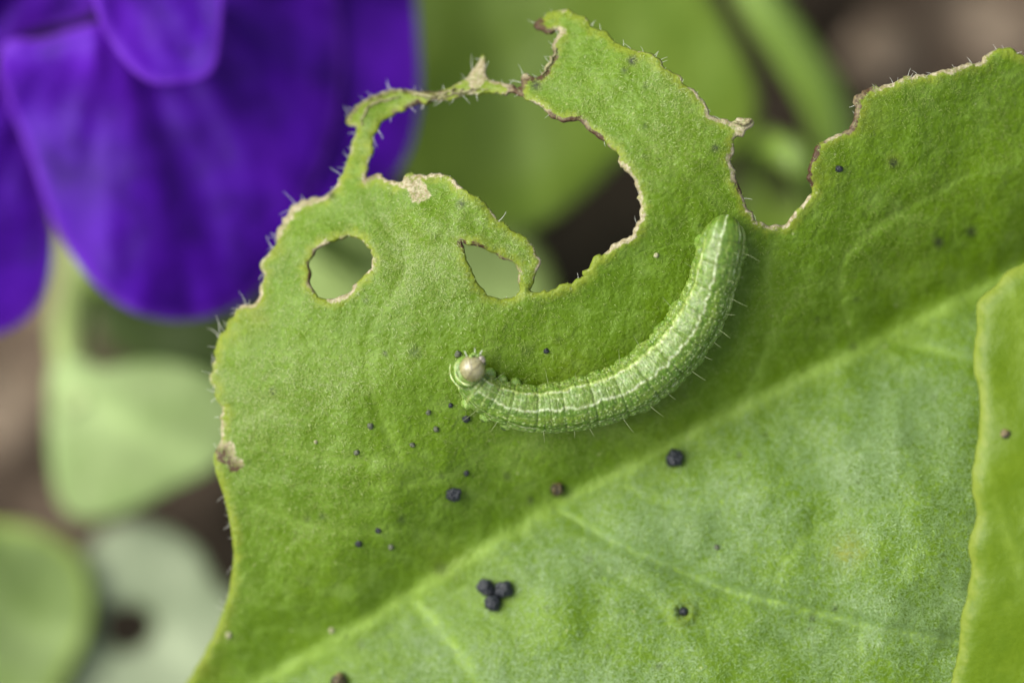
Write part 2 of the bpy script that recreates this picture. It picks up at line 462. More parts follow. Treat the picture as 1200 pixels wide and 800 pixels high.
n = len(q); i = np.arange(n - 1)
a = (i[:, None] * n + i[None, :]).ravel()
o = mesh('soil', np.stack([gx.ravel(), gy.ravel(), gz.ravel()], 1), np.stack([a, a + 1, a + n + 1, a + n], 1), M_soil, None, {'lit_soil': soil_lit.ravel()})
tag(o, 'dark brown crumbly garden soil far below the leaves', 'soil', kind='structure')
def soil_z(x, y): return -17.0

# ================================================================== THE GNAWED LEAF
OUT = [(220, 800), (240, 768), (258, 728), (270, 692), (274, 660), (274, 640), (270, 608), (262, 576), (254, 552), (252, 534), (260, 518), (260, 500),
 (261, 480), (253, 460), (248, 436), (250, 416), (256, 398), (268, 380), (280, 362), (287, 356), (295, 357), (303, 346), (307, 337), (311, 327), (306, 316), (309, 306),
 (318, 298), (325, 288), (326, 276), (328, 267), (336, 257), (342, 245), (358, 237), (376, 230), (388, 225), (395, 216), (402, 200), (410, 180), (416, 160),
 (418, 149), (408, 144), (410, 136), (418, 125), (432, 115), (448, 109), (464, 105), (484, 107), (500, 109), (516, 108), (534, 101), (549, 92), (558, 78), (564, 72),
 (566, 64), (568, 86), (573, 94), (582, 97), (598, 101), (606, 105), (611, 98), (615, 89), (630, 90), (635, 85), (644, 74), (650, 62), (652, 46), (656, 38), (652, 32),
 (643, 36), (632, 34), (627, 30), (634, 21), (645, 16), (660, 14), (672, 17), (684, 20), (691, 27), (703, 36), (711, 42), (720, 50), (732, 55), (747, 60), (763, 66), (778, 76),
 (790, 87), (800, 97), (812, 107), (823, 121), (832, 133), (846, 140), (862, 144), (876, 141), (882, 145), (874, 151), (873, 158), (861, 164), (858, 180), (858, 198),
 (864, 214), (870, 230), (877, 246), (888, 258), (904, 265), (918, 266), (930, 254), (944, 239), (953, 226), (949, 211), (947, 198), (954, 184), (956, 173), (964, 171),
 (976, 162), (992, 156), (1000, 147), (1006, 127), (1003, 114), (1014, 106), (1038, 101), (1060, 92), (1084, 87), (1116, 82), (1146, 76), (1160, 66), (1172, 57), (1186, 59),
 (1200, 66), (1270, 80), (1400, 60), (1560, 90), (1700, 60), (1900, 20), (1840, 170), (1700, 420), (1500, 680), (1260, 880), (1000, 1010), (700, 1090), (420, 1080), (240, 1010), (150, 930), (180, 860)]
BIG = [(426, 214), (429, 196), (433, 180), (433, 168), (438, 156), (446, 144), (458, 134), (476, 125), (494, 121), (512, 118), (530, 113), (550, 109), (580, 108), (598, 109), (618, 113), (630, 118),
 (640, 124), (649, 137), (664, 140), (684, 146), (698, 158), (708, 166), (722, 177), (727, 193), (736, 201), (746, 214), (752, 232), (752, 248), (747, 262), (742, 275), (724, 288),
 (710, 298), (696, 304), (690, 316), (680, 327), (662, 337), (640, 343), (626, 344), (619, 340), (622, 330), (627, 318), (631, 306)] + [(628, 300), (622, 288), (606, 274), (592, 264), (574, 248), (564, 236), (544, 225),
 (532, 214), (524, 205), (506, 206), (488, 206), (478, 203), (470, 213), (456, 212), (444, 203), (434, 208)]
TNG = [(609, 343), (596, 349), (584, 351), (573, 348), (558, 332), (548, 314), (542, 296), (539, 284), (548, 284), (566, 288),
 (586, 300), (604, 308), (611, 318), (608, 328), (610, 337)]
RND = [(408, 276), (420, 280), (432, 288), (437, 300), (438, 314), (430, 322), (418, 331), (413, 342), (400, 347), (380, 352), (370, 344), (363, 332), (360, 316), (363, 300), (372, 288), (388, 281)]

def dense(poly, n=5): return catmull(UA(poly), True, n)
vis = lambda p: ((np.abs(p[:, 0]) < 6.4) & (np.abs(p[:, 1]) < 4.3)).astype(float)
out_l = resample(dense(OUT), 0.03); _wv = lambda p: vis(p) * np.where((p[:, 0] < 0.05) & (p[:, 0] > -1.9) & (p[:, 1] > 2.4), 0.35, 1.0) * np.where(p[:, 1] > -0.9, 1.0, 0.2)
out_l = jag(jag(out_l, 0.055, 9.0, 31, _wv), .03, 26, 37, _wv)
big_l = jag(jag(resample(dense(BIG), 0.03), 0.05, 10.0, 32), .03, 26, 36)
tng_l = jag(resample(dense(TNG), 0.03), 0.04, 10.0, 34)
rnd_l = jag(resample(dense(RND), 0.03), 0.05, 10.0, 33)

VEINS = [  # (pixels, half-width, strength, groove depth)
 ([(150, 900), (250, 836), (330, 788), (420, 737), (500, 686), (590, 632), (660, 590), (740, 548), (830, 500), (930, 450), (1040, 395), (1110, 360), (1180, 328), (1300, 270), (1500, 190), (1900, 20)], 0.08, 0.9, 0.03),
 ([(655, 597), (720, 635), (780, 662), (850, 690), (930, 712), (1050, 740), (1120, 752), (1250, 790)], 0.055, 0.8, 0.05),
 ([(480, 700), (520, 745), (560, 800), (590, 860)], 0.09, 0.8, 0.03),
 ([(1040, 395), (1080, 406), (1130, 420), (1200, 440)], 0.05, 0.5, 0.02),
 ([(1060, 430), (1063, 470), (1066, 505)], 0.04, 0.45, 0.0),
 ([(1010, 714), (1008, 745), (1006, 785)], 0.03, 0.5, 0.01),
 ([(1000, 400), (985, 330), (1000, 290), (1050, 250), (1095, 228), (1135, 203)], 0.035, 0.35, 0.015),
 ([(780, 525), (700, 500), (600, 515), (520, 560), (430, 570)], 0.05, 0.30, 0.01),
 ([(860, 485), (900, 400), (900, 320), (915, 268)], 0.05, 0.3, 0.012),
 ([(640, 600), (560, 580), (470, 540), (400, 540), (300, 520)], 0.04, 0.22, 0.01),
 ([(560, 648), (480, 620), (380, 620), (290, 590)], 0.05, 0.28, 0.012),
 ([(470, 540), (440, 470), (430, 400), (470, 330), (480, 280)], 0.04, 0.3, 0.015),
 ([(690, 655), (760, 700), (800, 760), (820, 830)], 0.04, 0.3, 0.012),
 ([(900, 705), (930, 640), (1000, 600), (1080, 590)], 0.04, 0.25, 0.012),
 ([(720, 565), (780, 590), (860, 585), (960, 540), (1010, 520)], 0.05, 0.35, 0.012),
 ([(880, 270), (800, 200), (740, 150), (690, 90)], 0.05, 0.25, 0.01),
]
VE = [(catmull(UA(p), False, 6), w, s, g) for p, w, s, g in VEINS]
MID = VE[0][0]

def leaf_base(x, y):
    pts = np.stack([np.asarray(x, float).ravel(), np.asarray(y, float).ravel()], 1)
    d, _, sg = seg_dist(pts, MID)
    s = d * sg                                             # > 0: upper-left half
    u, v = pts[:, 0], pts[:, 1]
    up = np.clip(s, 0, None); dn = np.clip(-s, 0, None)
    soft = lambda t, w: np.sqrt(t * t + w * w) - w         # rounded bottom of the trough
    h = 0.88 * 1.6 * (1 - np.exp(-soft(up, 0.20) / 1.6)) * (0.75 + 0.25 * smooth(-4, 2, u))
    h = h + 0.50 * 2.8 * (1 - np.exp(-soft(dn, 0.20) / 2.8))
    h = h - 0.020 * (u - 1.0) ** 2 * np.where(u < 1, 1, 0.7)
    h = h - 0.030 * np.clip(-v - 1.5, 0, None) ** 2
    h = h - 0.10 * np.clip(-u - 2.3, 0, None) ** 2 * smooth(-4, 0, v)
    h = h - 0.13 * np.clip(up - 2.3, 0, None) ** 2
    h = h + (0.16 + 0.05 * smooth(0.2, 1.0, dn)) * fbm(u * 0.62, v * 0.62, 3, 3)
    # step along the first side vein, lower side turned to the light
    d2, _, s2 = seg_dist(pts, VE[1][0])
    h = h - 0.075 * np.exp(-np.clip(d2 - 0.02, 0, None) / 0.45)
    d3, _, _ = seg_dist(pts, VE[2][0]); h = h - 0.05 * np.exp(-d3 / 0.3)
    return h

_patch = UA([(425, 214), (452, 262), (470, 320)])
def leaf_z(x, y, ed):
    h = leaf_base(x, y)
    pts = np.stack([x, y], 1)
    for ln, w, st, g in VE[1:]:
        if g:
            d, _, _ = seg_dist(pts, ln); h = h - g * np.exp(-(d / (w * 1.5)) ** 2)
    d, _, _ = seg_dist(pts, VE[0][0]); h = h + 0.02 * np.exp(-(d / 0.08) ** 2)
    h = h + 0.030 * fbm(x * 2.6, y * 2.6, 12, 3) + 0.010 * fbm(x * 9, y * 9, 13, 3)
    # crease and puckers beside the torn tongue
    d, _, _ = seg_dist(pts, _patch); h = h - 0.04 * np.exp(-(d / 0.13) ** 2)
    cx, cy = U(500, 245); r = np.hypot(x - cx, y - cy)
    h = h + 0.16 * np.exp(-(r / 0.75) ** 2) * (0.6 + 0.9 * fbm(x * 2.2, y * 2.2, 15, 3))
    # callused, unevenly curled margin
    curl = fbm(x * 1.7, y * 1.7, 21, 2)
    nearf = np.exp(-ed / 0.07)
    vis_ = (np.abs(x) < 6.6) & (np.abs(y) < 4.4)
    h = h + vis_ * nearf * (0.06 * curl + 0.02) - vis_ * 0.03 * np.exp(-ed / 0.022)
    cx, cy = U(425, 140); r = np.hypot(x - cx, y - cy); h = h + 0.20 * np.exp(-(r / 0.22) ** 2) * smooth(0.02, 0.2, ed) * 0 + 0.12 * np.exp(-(r / 0.25) ** 2)
    cx, cy = U(800, 717); r = np.hypot(x - cx, y - cy); h = h + 0.05 * np.exp(-((r - 0.11) / 0.035) ** 2) - 0.05 * np.exp(-(r / 0.07) ** 2)
    return h

DRY = [  # px, py, radius px, dryness, darkness, whole patch?
 (489, 222, 13, .9, 0.12, 1), (474, 214, 10, 0.8, .2, 1), (505, 212, 18, .9, 0.1, 0), (452, 210, 18, .8, .2, 0), (533, 216, 14, .6, .1, 0), (524, 236, 8, .25, .3, 1),
 (345, 245, 26, 1, .05, 0), (372, 233, 24, 1, .05, 0), (330, 265, 16, .9, .2, 0), (310, 312, 14, .6, .2, 0), (290, 357, 16, .9, .2, 0), (303, 345, 12, .8, .1, 0), (250, 440, 30, .5, .1, 0), (258, 500, 30, .6, .3, 0),
 (263, 534, 11, .8, .6, 1), (273, 545, 8, .8, .8, 1),
 (418, 135, 26, .55, .5, 0), (450, 110, 24, .7, .75, 0), (480, 112, 22, .75, .9, 0), (510, 113, 22, .6, .7, 0), (540, 105, 24, .5, .4, 0), (562, 82, 18, 1, .05, 1), (556, 94, 12, .9, .05, 1), (590, 101, 20, .45, .3, 0), (606, 106, 10, .9, .7, 0), (417, 170, 20, .5, .1, 0), (402, 205, 20, .4, .1, 0),
 (636, 82, 18, 1, .9, 0), (648, 66, 18, 1, .7, 0), (655, 42, 14, .9, .3, 0), (632, 31, 12, 1, 1.0, 0), (643, 36, 10, 1, 1, 0), (660, 34, 10, .5, .0, 0), (618, 95, 12, .8, .4, 0), (652, 24, 10, .5, .2, 0),
 (660, 140, 18, 1, .6, 0), (684, 147, 18, 1, .75, 0), (700, 160, 14, 1, .9, 0), (728, 196, 12, .8, .3, 0), (715, 172, 12, .5, .4, 0), (680, 140, 15, .35, .1, 1),
 (744, 270, 24, 1, .05, 0), (728, 287, 20, .9, .05, 0), (705, 300, 22, .3, .1, 0), (690, 314, 16, .3, .1, 0), (752, 240, 20, .6, .1, 0), (670, 334, 20, .3, 0, 0), (640, 344, 20, .3, 0, 0), (745, 212, 12, .7, .3, 0),
 (818, 116, 20, .9, .0, 0), (835, 134, 20, 1, .05, 0), (855, 143, 20, 1, .05, 0), (876, 146, 14, 1, .15, 1), (866, 160, 12, .8, .4, 0), (858, 185, 20, 1, .2, 0), (860, 205, 20, 1, .3, 0), (867, 226, 16, .9, .6, 0), (880, 250, 18, .6, .1, 0), (905, 265, 18, .6, .0, 0), (925, 259, 14, .7, 0, 0), (945, 238, 16, .6, .1, 0),
 (950, 205, 14, .8, .7, 0), (955, 178, 12, 1, .8, 0), (975, 163, 14, .8, .2, 0), (998, 150, 14, .9, .7, 0), (1006, 128, 14, 1, .8, 0), (1008, 110, 14, 1, .7, 0), (1030, 102, 18, .9, .2, 0), (1070, 92, 24, .6, .05, 0), (1120, 83, 30, .8, 0, 0), (1150, 75, 18, .6, 0, 0),
 (410, 343, 14, .9, .3, 0), (392, 350, 12, .8, .3, 0), (365, 325, 18, .6, .75, 0), (372, 290, 18, .6, .5, 0), (434, 318, 14, .6, .1, 0), (415, 279, 12, .4, .1, 0),
 (540, 285, 8, .8, .9, 1), (560, 288, 16, .6, .7, 0), (590, 303, 16, .6, .6, 0), (612, 322, 14, .6, .2, 0), (550, 315, 20, .3, .8, 0), (615, 290, 16, .4, .1, 0), (629, 306, 14, .4, .1, 0), (578, 252, 18, .5, .1, 0),
 (430, 190, 18, .45, .3, 0), (427, 210, 10, .7, .7, 0), (440, 152, 16, .3, .3, 0),
]
def f_dry(p, ed):
    v = np.zeros(len(p))
    nz = 1 + 1.6 * fbm(p[:, 0] * 6, p[:, 1] * 6, 41, 3)
    base = np.where((p[:, 1] > -1.3) & (np.abs(p[:, 0]) < 6.5), 0.24 + 0.75 * fbm(p[:, 0] * 2.6, p[:, 1] * 2.2, 43, 3), 0.0)
    v = base * np.exp(-(ed / 0.022) ** 2)
    for px, py, r, s, d, whole in DRY:
        cx, cy = U(px, py); q = np.hypot(p[:, 0] - cx, p[:, 1] - cy) / (r / 100)
        q = q * (1 + .9 * fbm(p[:, 0] * 7, p[:, 1] * 7, 44, 3)); k = s * np.exp(-q ** 4 * 0.7)
        if not whole: k = k * np.exp(-(ed / (0.045 * np.clip(nz, .3, 2))) ** 2)
        v = np.maximum(v, k)
    return v
def f_dark(p, ed):
    num = np.full(len(p), 0.12) * 0.05; den = np.full(len(p), 0.05)
    for px, py, r, s, d, whole in DRY:
        cx, cy = U(px, py); q = np.hypot(p[:, 0] - cx, p[:, 1] - cy) / (r / 100)
        w = np.exp(-q ** 2); num = num + w * d; den = den + w
    return np.clip(num / den + .55 * fbm(p[:, 0] * 5, p[:, 1] * 5, 46, 3), 0, 1)
def f_vein(p, ed):
    v = np.zeros(len(p))
    for ln, w, st, g in VE:
        d, t, sg = seg_dist(p, ln)
        v = np.maximum(v, st * np.exp(-(d / w) ** 2) * (0.75 + 0.7 * fbm(p[:, 0] * 3, p[:, 1] * 3, 51, 2)))
    return np.clip(v, 0, 1)
SPOTS = [(741, 71, 4.5, .95), (628, 100, 5, .85), (732, 83, 3.5, .5), (756, 101, 3, .4), (838, 174, 4, .7), (517, 666, 7, .3), (866, 533, 3, .6), (617, 411, 6, .25), (486, 412, 6, .4), (452, 414, 2, .8),
 (388, 229, 4, .6), (540, 239, 4.5, .6), (722, 665, 4, .2), (594, 558, 4, .45), (1000, 406, 4, .35), (622, 586, 3.5, .5), (978, 713, 3, .9), (952, 724, 3.5, .8), (949, 736, 3, .4), (772, 780, 3.5, .6), (701, 670, 5, .3), (690, 655, 4.5, .55),
 (319, 459, 4, .6), (517, 557, 3, .4), (470, 608, 4, .4), (378, 605, 4, .4), (755, 150, 3, .25), (756, 184, 3, .3), (1047, 191, 4.5, .7), (1100, 284, 5, .7), (1138, 272, 5, .6), (620, 340, 3, .3), (422, 755, 4, .3), (870, 690, 3, .2), (655, 398, 3, .3), (640, 476, 3, .3)]
for _k in range(70):
    SPOTS.append((rng.uniform(280, 1110), rng.uniform(120, 790), rng.uniform(1.5, 3.2), rng.uniform(.15, .45)))
def f_spot(p, ed):
    v = np.zeros(len(p))
    for px, py, r, s in SPOTS:
        cx, cy = U(px, py); q = np.hypot(p[:, 0] - cx, p[:, 1] - cy) / (r / 100)
        v = np.maximum(v, min(1, 1.35 * s) * np.exp(-q ** 3 * 0.5))
    return v
YEL = [(994, 645, 19, 1.0), (800, 717, 15, .7), (741, 71, 10, .5), (268, 380, 30, .5), (300, 370, 20, .5), (1047, 189, 9, .5), (320, 290, 15, .5), (1010, 135, 28, .4), (960, 200, 24, .4), (240, 780, 22, .5), (252, 740, 18, .4), (565, 440, 22, .3), (660, 425, 30, .2), (520, 660, 24, .25), (755, 470, 60, .2)]
def f_yel(p, ed):
    v = np.zeros(len(p))
    for px, py, r, s in YEL:
        cx, cy = U(px, py); q = np.hypot(p[:, 0] - cx, p[:, 1] - cy) / (r / 100)
        v = np.maximum(v, s * np.exp(-q ** 2) * (0.8 + 0.9 * fbm(p[:, 0] * 8, p[:, 1] * 8, 61, 3)))
    return np.clip(v, 0, 1)

leaf_root = empty('gnawed_leaf', (0, 0, 0))
tag(leaf_root, 'large green leaf gnawed into holes and bays, with a caterpillar on it', 'leaf')
blade, LD = sheet('blade', out_l, [big_l, rnd_l, tng_l], leaf_z, 0.04, 0.032, 0.06, M_leaf, leaf_root,
                  dict(dry_or_lit=f_dry, dark=f_dark, vein=f_vein, spot=f_spot, yellow=f_yel), fine_box=(-4.1, -4.2, 6.2, 4.1), coarse=0.22)

def surf(px, py):
    """height of the leaf's top where photo pixel px,py looks"""
    x, y = U(px, py); d = np.hypot(LD['V2'][:, 0] - x, LD['V2'][:, 1] - y)
    k = np.argsort(d)[:4]; w = 1 / (d[k] + 1e-3)
    return float((LD['top'][k, 2] * w).sum() / w.sum())

# petiole, out of the frame at the lower left
x, y, z = P(*U(185, 895), 0); x = float(x)
zb = float(leaf_base(np.array([U(200, 880)[0]]), np.array([U(200, 880)[1]]))[0])
pl = catmull([(x + .1, y + .1, zb - .1), (x - .8, y - .7, zb - .5), (x - 2.2, y - 1.8, zb - 3), (x - 3.4, y - 2.6, -9), (x - 3.8, y - 3, -18)], False, 8)
V, F = tubes([pl], [np.linspace(.18, .24, len(pl))], 10); mesh('petiole', V, F, M_stem, leaf_root)

# hairs standing out from the margin
lines, rad = [], []
be, out_, top = LD['be'], LD['out'], LD['top']
bv = be[:, 0]
pxs = LD['V2'][bv, 0] * 100 + 600; pys = 400 - LD['V2'][bv, 1] * 100
def dens(px, py):
    if 350 < px < 450 and 265 < py < 360: return 0.03
    if 240 < px < 430 and 120 < py < 480: return 0.45 if py > 340 else 0.30
    if 400 < px < 610 and py < 160: return 0.28
    if 600 < px < 800 and py < 100: return 0.25
    if px > 980 and py < 160: return 0.22
    if 255 < px < 285 and 480 < py < 720: return 0.25
    if 350 < px < 450 and 270 < py < 355: return 0.02
    if px < 760 and py < 360: return 0.03
    if 0 < px < 1200 and py < 300: return 0.12
    return 0.0
for k in range(len(bv)):
    if rng.random() > dens(pxs[k], pys[k]): continue
    b0 = top[bv[k]] - np.array([0, 0, 0.02]); d = out_[bv[k]].copy()
    d = d + rng.normal(0, .35, 3) + np.array([-0.12, .16, 0.22]); d /= np.linalg.norm(d)
    left = (pxs[k] < 620 and pys[k] < 480)
    L = rng.uniform(.04, .16) if left else rng.uniform(.04, .12)
    if left and rng.random() < .12: L *= 1.6
    c = np.cross(d, rng.normal(0, 1, 3)); c /= np.linalg.norm(c) + 1e-9
    bend = rng.uniform(-.9, .9)
    t = np.linspace(0, 1, 6)[:, None]
    lines.append(b0 - d * .02 + d * L * t + c * L * bend * t ** 2)
    rad.append(np.linspace(.0042, .0012, 6) * (1 if left else .8))
V, F = tubes(lines, rad, 4)
tag(mesh('margin_hairs', V, F, M_hair, leaf_root), kind='stuff')

# dried, rolled-over edge of the thin bridge
for pp, r0, mt in (([(411, 142), (416, 130), (428, 119), (442, 112), (458, 107), (474, 107), (490, 110), (506, 113), (522, 109), (540, 105)], .021, M_dry),
                   ([(422, 148), (428, 132), (440, 121), (454, 116), (470, 113)], .018, M_dry), ([(500, 116), (516, 115), (534, 110), (552, 106), (572, 105)], .014, M_dry),
                   ([(634, 88), (640, 80), (647, 70), (651, 58)], .022, M_dry), ([(860, 142), (870, 146), (880, 143)], .028, M_dry)):
    u_ = resample(catmull(UA(pp), False, 5), .03, False); u_ = u_ + .012 * rng.normal(0, 1, u_.shape)
    zz = np.array([surf(x * 100 + 600, 400 - y * 100) for x, y in u_]) + .02
    X, Y, Z = P(u_[:, 0], u_[:, 1], zz)
    k_ = np.linspace(0, 1, len(X)); rr_ = r0 * np.sin(np.clip(k_, .05, .95) * math.pi) ** .4 * (1 + .9 * vnoise(k_ * len(X) * .45, 0 * k_, 9))
    V, F = tubes([np.stack([X, Y, Z], 1)], [rr_], 8); mesh('dried_edge', V, F, mt, leaf_root)

# down lying on the upper surface
T = LD['T']; tri = top[T]
ar = np.linalg.norm(np.cross(tri[:, 1] - tri[:, 0], tri[:, 2] - tri[:, 0]), axis=1) / 2
c2 = LD['V2'][T].mean(1)
dmid = seg_dist(c2, MID)[0]
wgt = ar * ((np.abs(c2[:, 0]) < 6.3) & (np.abs(c2[:, 1]) < 4.2)) * (0.15 + 0.85 * smooth(0.0, 0.9, dmid)) * (0.30 + 1.1 * np.clip(0.45 + 1.7 * fbm(c2[:, 0] * .9, c2[:, 1] * .9, 71, 4), 0, 1.3))
wgt[LD['ed'][T].max(1) < 0.05] *= 0.3
dm, _, sm = seg_dist(c2, MID); lower = dm * sm < 0
def down(name, N, where, lmin, lmax, w0, w1, lift, mat):
    w_ = wgt * where
    pick = rng.choice(len(T), N, p=w_ / w_.sum())
    r1, r2 = np.sqrt(rng.random(N)), rng.random(N)
    base = (1 - r1)[:, None] * tri[pick, 0] + (r1 * (1 - r2))[:, None] * tri[pick, 1] + (r1 * r2)[:, None] * tri[pick, 2]
    nr = LD['vn'][T[pick, 0]]
    ang = rng.uniform(0, 2 * math.pi, N)
    tg = np.stack([np.cos(ang), np.sin(ang), np.zeros(N)], 1); tg -= nr * (tg * nr).sum(1, keepdims=True); tg /= np.linalg.norm(tg, axis=1, keepdims=True)
    sd_ = np.cross(nr, tg)
    L = rng.uniform(lmin, lmax, N)[:, None]; bend = rng.uniform(-.7, .7, N)[:, None]; W = rng.uniform(w0, w1, N)[:, None]
    p0 = base - nr * .002; p1 = base + tg * L * .5 + nr * lift + sd_ * L * bend * .3; p2 = base + tg * L + nr * lift * .6 + sd_ * L * bend
    V = np.stack([p0 - sd_ * W, p0 + sd_ * W, p1 - sd_ * W * .9, p1 + sd_ * W * .9, p2], 1).reshape(-1, 3)
    i = np.arange(N)[:, None] * 5
    tag(mesh(name, V, [i + np.array([[0, 1, 3, 2]]), i + np.array([[2, 3, 4]])], mat, leaf_root), kind='stuff')
down('surface_down', 52000, lower * 1.0, .035, .085, .002, .0042, .012, M_down)
down('surface_down', 26000, (~lower) * (0.4 + .8 * smooth(1.9, 3.0, dm)), .025, .06, .002, .004, .010, M_down_gr)

# ================================================================== THE CATERPILLAR
SP = [(851, 261.5, 2), (851, 263, 14), (850.5, 266, 21), (849.5, 273, 27), (847, 285, 31), (841, 310, 32), (834, 335, 32), (824, 360, 34.5), (810, 384, 36), (790, 411, 36.5), (768, 432, 37), (744, 450, 37), (715, 463, 36), (688, 471, 35.5),
      (660, 476, 34), (629, 479, 31.5), (602, 475, 29), (580, 468, 26.5), (561, 456, 24.5), (550, 444, 19), (545, 435, 12), (543, 430, 2)]
sp = catmull(SP, False, 10)
ds = np.r_[0, np.cumsum(np.hypot(*np.diff(sp[:, :2], axis=0).T))]
NL, NA = 760, 150
s = np.linspace(0, ds[-1], NL)
cx = np.interp(s, ds, sp[:, 0]); cy = np.interp(s, ds, sp[:, 1]); rr = np.interp(s, ds, sp[:, 2]) / 100 * 0.855
ux, uy = (cx - 600) / 100, (400 - cy) / 100
zl = leaf_base(ux, uy); ker = np.hanning(61); ker /= ker.sum()
zl = np.convolve(np.r_[np.full(30, zl[0]), zl, np.full(30, zl[-1])], ker, 'valid')
wx, wy, wz = P(ux, uy, zl + rr * 0.84 + 0.02)
C3 = np.stack([wx, wy, wz], 1)
tg = np.gradient(C3, axis=0); tg /= np.linalg.norm(tg, axis=1, keepdims=True)
outv = np.cross(tg, np.array([0, 0, 1.0])); outv /= np.linalg.norm(outv, axis=1, keepdims=True)
# outer side: the convex one (right / below); the spine runs tail -> head
if outv[NL // 2] @ np.array([0.5, -0.8, 0]) < 0: outv = -outv
upv = np.cross(outv, tg); upv *= np.sign(upv[:, 2:3])
a = np.linspace(-math.pi, math.pi, NA, endpoint=False)
S, A = np.meshgrid(s, a, indexing='ij')
R = np.repeat(rr[:, None], NA, 1)
# segments: boundaries in arc length
tot = ds[-1]
bounds = np.array([20, 46, 74, 106, 141, 177, 213, 248, 283, 318, 351, 381, 406, 428, 444.0]) * tot / 456.0
d_b = np.min(np.abs(S[:, :, None] - bounds[None, None, :]), axis=2)
segi = np.searchsorted(bounds, s); lo_ = np.r_[0, bounds][segi]; hi_ = np.r_[bounds, tot][segi]
ph = ((s - lo_) / (hi_ - lo_))[:, None] * np.ones(NA)
tw = (-0.22 * smooth(150, 20, s))[:, None]              # the back turns slightly towards the tail
Aw = A - tw
bulge = np.clip(np.sin(math.pi * np.clip(ph, 0, 1)), 0, 1) ** 0.7
amp = 0.020 + 0.020 * np.exp(-((np.abs(A) - 1.45) / .5) ** 2)
R = R * (1 - 0.01 + amp * (bulge - 0.6))
R = R * (1 - 0.022 * np.exp(-(d_b / 1.9) ** 2))
ann = np.abs(((ph * 4.0 + 0.5) % 1.0) - 0.5) / 0.5      # 0 at the small folds
R = R * (1 - (0.002 + .014 * np.clip(fbm(S * .06, A * 1.8, 84, 3) * 1.6 + .4, 0, 1)) * np.exp(-(ann / 0.25) ** 2))
# soft fold along the sides, and knobbly flanks
R = R * (1 + 0.05 * np.exp(-((A - 1.32) / .16) ** 2) - 0.035 * np.exp(-((A - 1.05) / .12) ** 2))
R = R * (1 + 0.05 * np.exp(-((A + 1.35) / .2) ** 2) - 0.03 * np.exp(-((A + 1.0) / .12) ** 2))
R = R * (1 + (0.02 + 0.05 * np.exp(-((A + 1.5) / .5) ** 2)) * fbm(S * 0.16, A * 5.0, 81, 3) + 0.02 * fbm(S * 0.45, A * 11, 83, 2))
flat = np.where(np.abs(A) > math.pi / 2, 0.80, 0.93)    # flattened below
B3 = C3[:, None, :] + outv[:, None, :] * (np.sin(A) * R)[:, :, None] + upv[:, None, :] * (np.cos(A) * R * flat)[:, :, None]
# pigment
def band(center, w, jit=0.0, seed=0):
    c = center + jit * fbm(S * 0.10, np.zeros_like(S), seed, 3)
    return np.exp(-((Aw - c) / w) ** 2)
col = np.zeros((NL, NA, 3)) + np.array([0.085, 0.19, 0.014])
def lay(mask, c):
    global col
    col = col * (1 - mask[..., None]) + np.array(c) * mask[..., None]
back = smooth(-0.75, -0.62, Aw) * (1 - smooth(0.0, 0.1, Aw))
pal = 0.60 + 0.9 * fbm(S * .12, A * 2.5, 91, 3)
lay(np.clip(back * pal, 0, 0.5), (0.19, 0.31, 0.07))
blue = back * np.exp(-((ph - 0.70) / 0.20) ** 2) * np.clip(0.8 + 1.2 * fbm(S * .2, A * 4, 93, 2), 0, 1)
lay(blue * .55, (0.23, 0.37, 0.18))
lay(np.clip(smooth(-0.78, -0.95, Aw) * (0.55 + fbm(S * .2, A * 3, 94, 3)), 0, .8), (0.19, 0.29, 0.07))
lay(smooth(1.02, 1.25, Aw) * .45, (0.18, 0.29, 0.09))
lay(np.clip(band(0.55, .2) * (0.3 + 1.2 * fbm(S * .05, A * 3, 95, 3)), 0, .6), (0.16, 0.27, 0.02))
ymask = np.clip(band(-0.72, 0.085, .12, 96) * (0.75 + 0.9 * fbm(S * .22, A * 2, 97, 2)) * smooth(12, 45, S), 0, 1)
lay(ymask * .9, (0.47, 0.58, 0.20))
lay(np.clip(band(-0.66, .035, .14, 196) * (0.3 + 1.6 * fbm(S * .15, A, 197, 2)), 0, .8), (0.62, 0.68, 0.48))
broken = np.clip(0.95 + 0.9 * fbm(S * .28, A * 3, 98, 2), 0.3, 1) * (1 - .45 * np.exp(-(ann / .3) ** 2)) * smooth(448, 405, S * 456 / tot)
lay(np.clip(band(0.085, 0.055, .14, 99) * broken, 0, .9), (0.60, 0.68, 0.44))
lay(np.clip(band(-0.36, .03, .12, 199) * (.35 + 1.2 * fbm(S * .15, A, 198, 2)), 0, .6), (0.42, 0.52, 0.30))
lay(np.clip(band(0.44, .03, .12, 201) * (.3 + 1.2 * fbm(S * .15, A, 202, 2)), 0, .55), (0.34, 0.45, 0.20))
lay(np.clip(band(0.72, .03, .12, 203) * (.35 + 1.2 * fbm(S * .15, A, 204, 2)), 0, .55), (0.34, 0.45, 0.20))
lay(np.clip(band(1.00, .045, .10, 101) * (0.55 + 1.0 * fbm(S * .2, A, 102, 2)), 0, .9), (0.46, 0.55, 0.34))
lay(np.clip(band(1.36, .05, .10, 103) * (0.4 + 1.2 * fbm(S * .2, A, 104, 2)), 0, .8), (0.40, 0.50, 0.26))
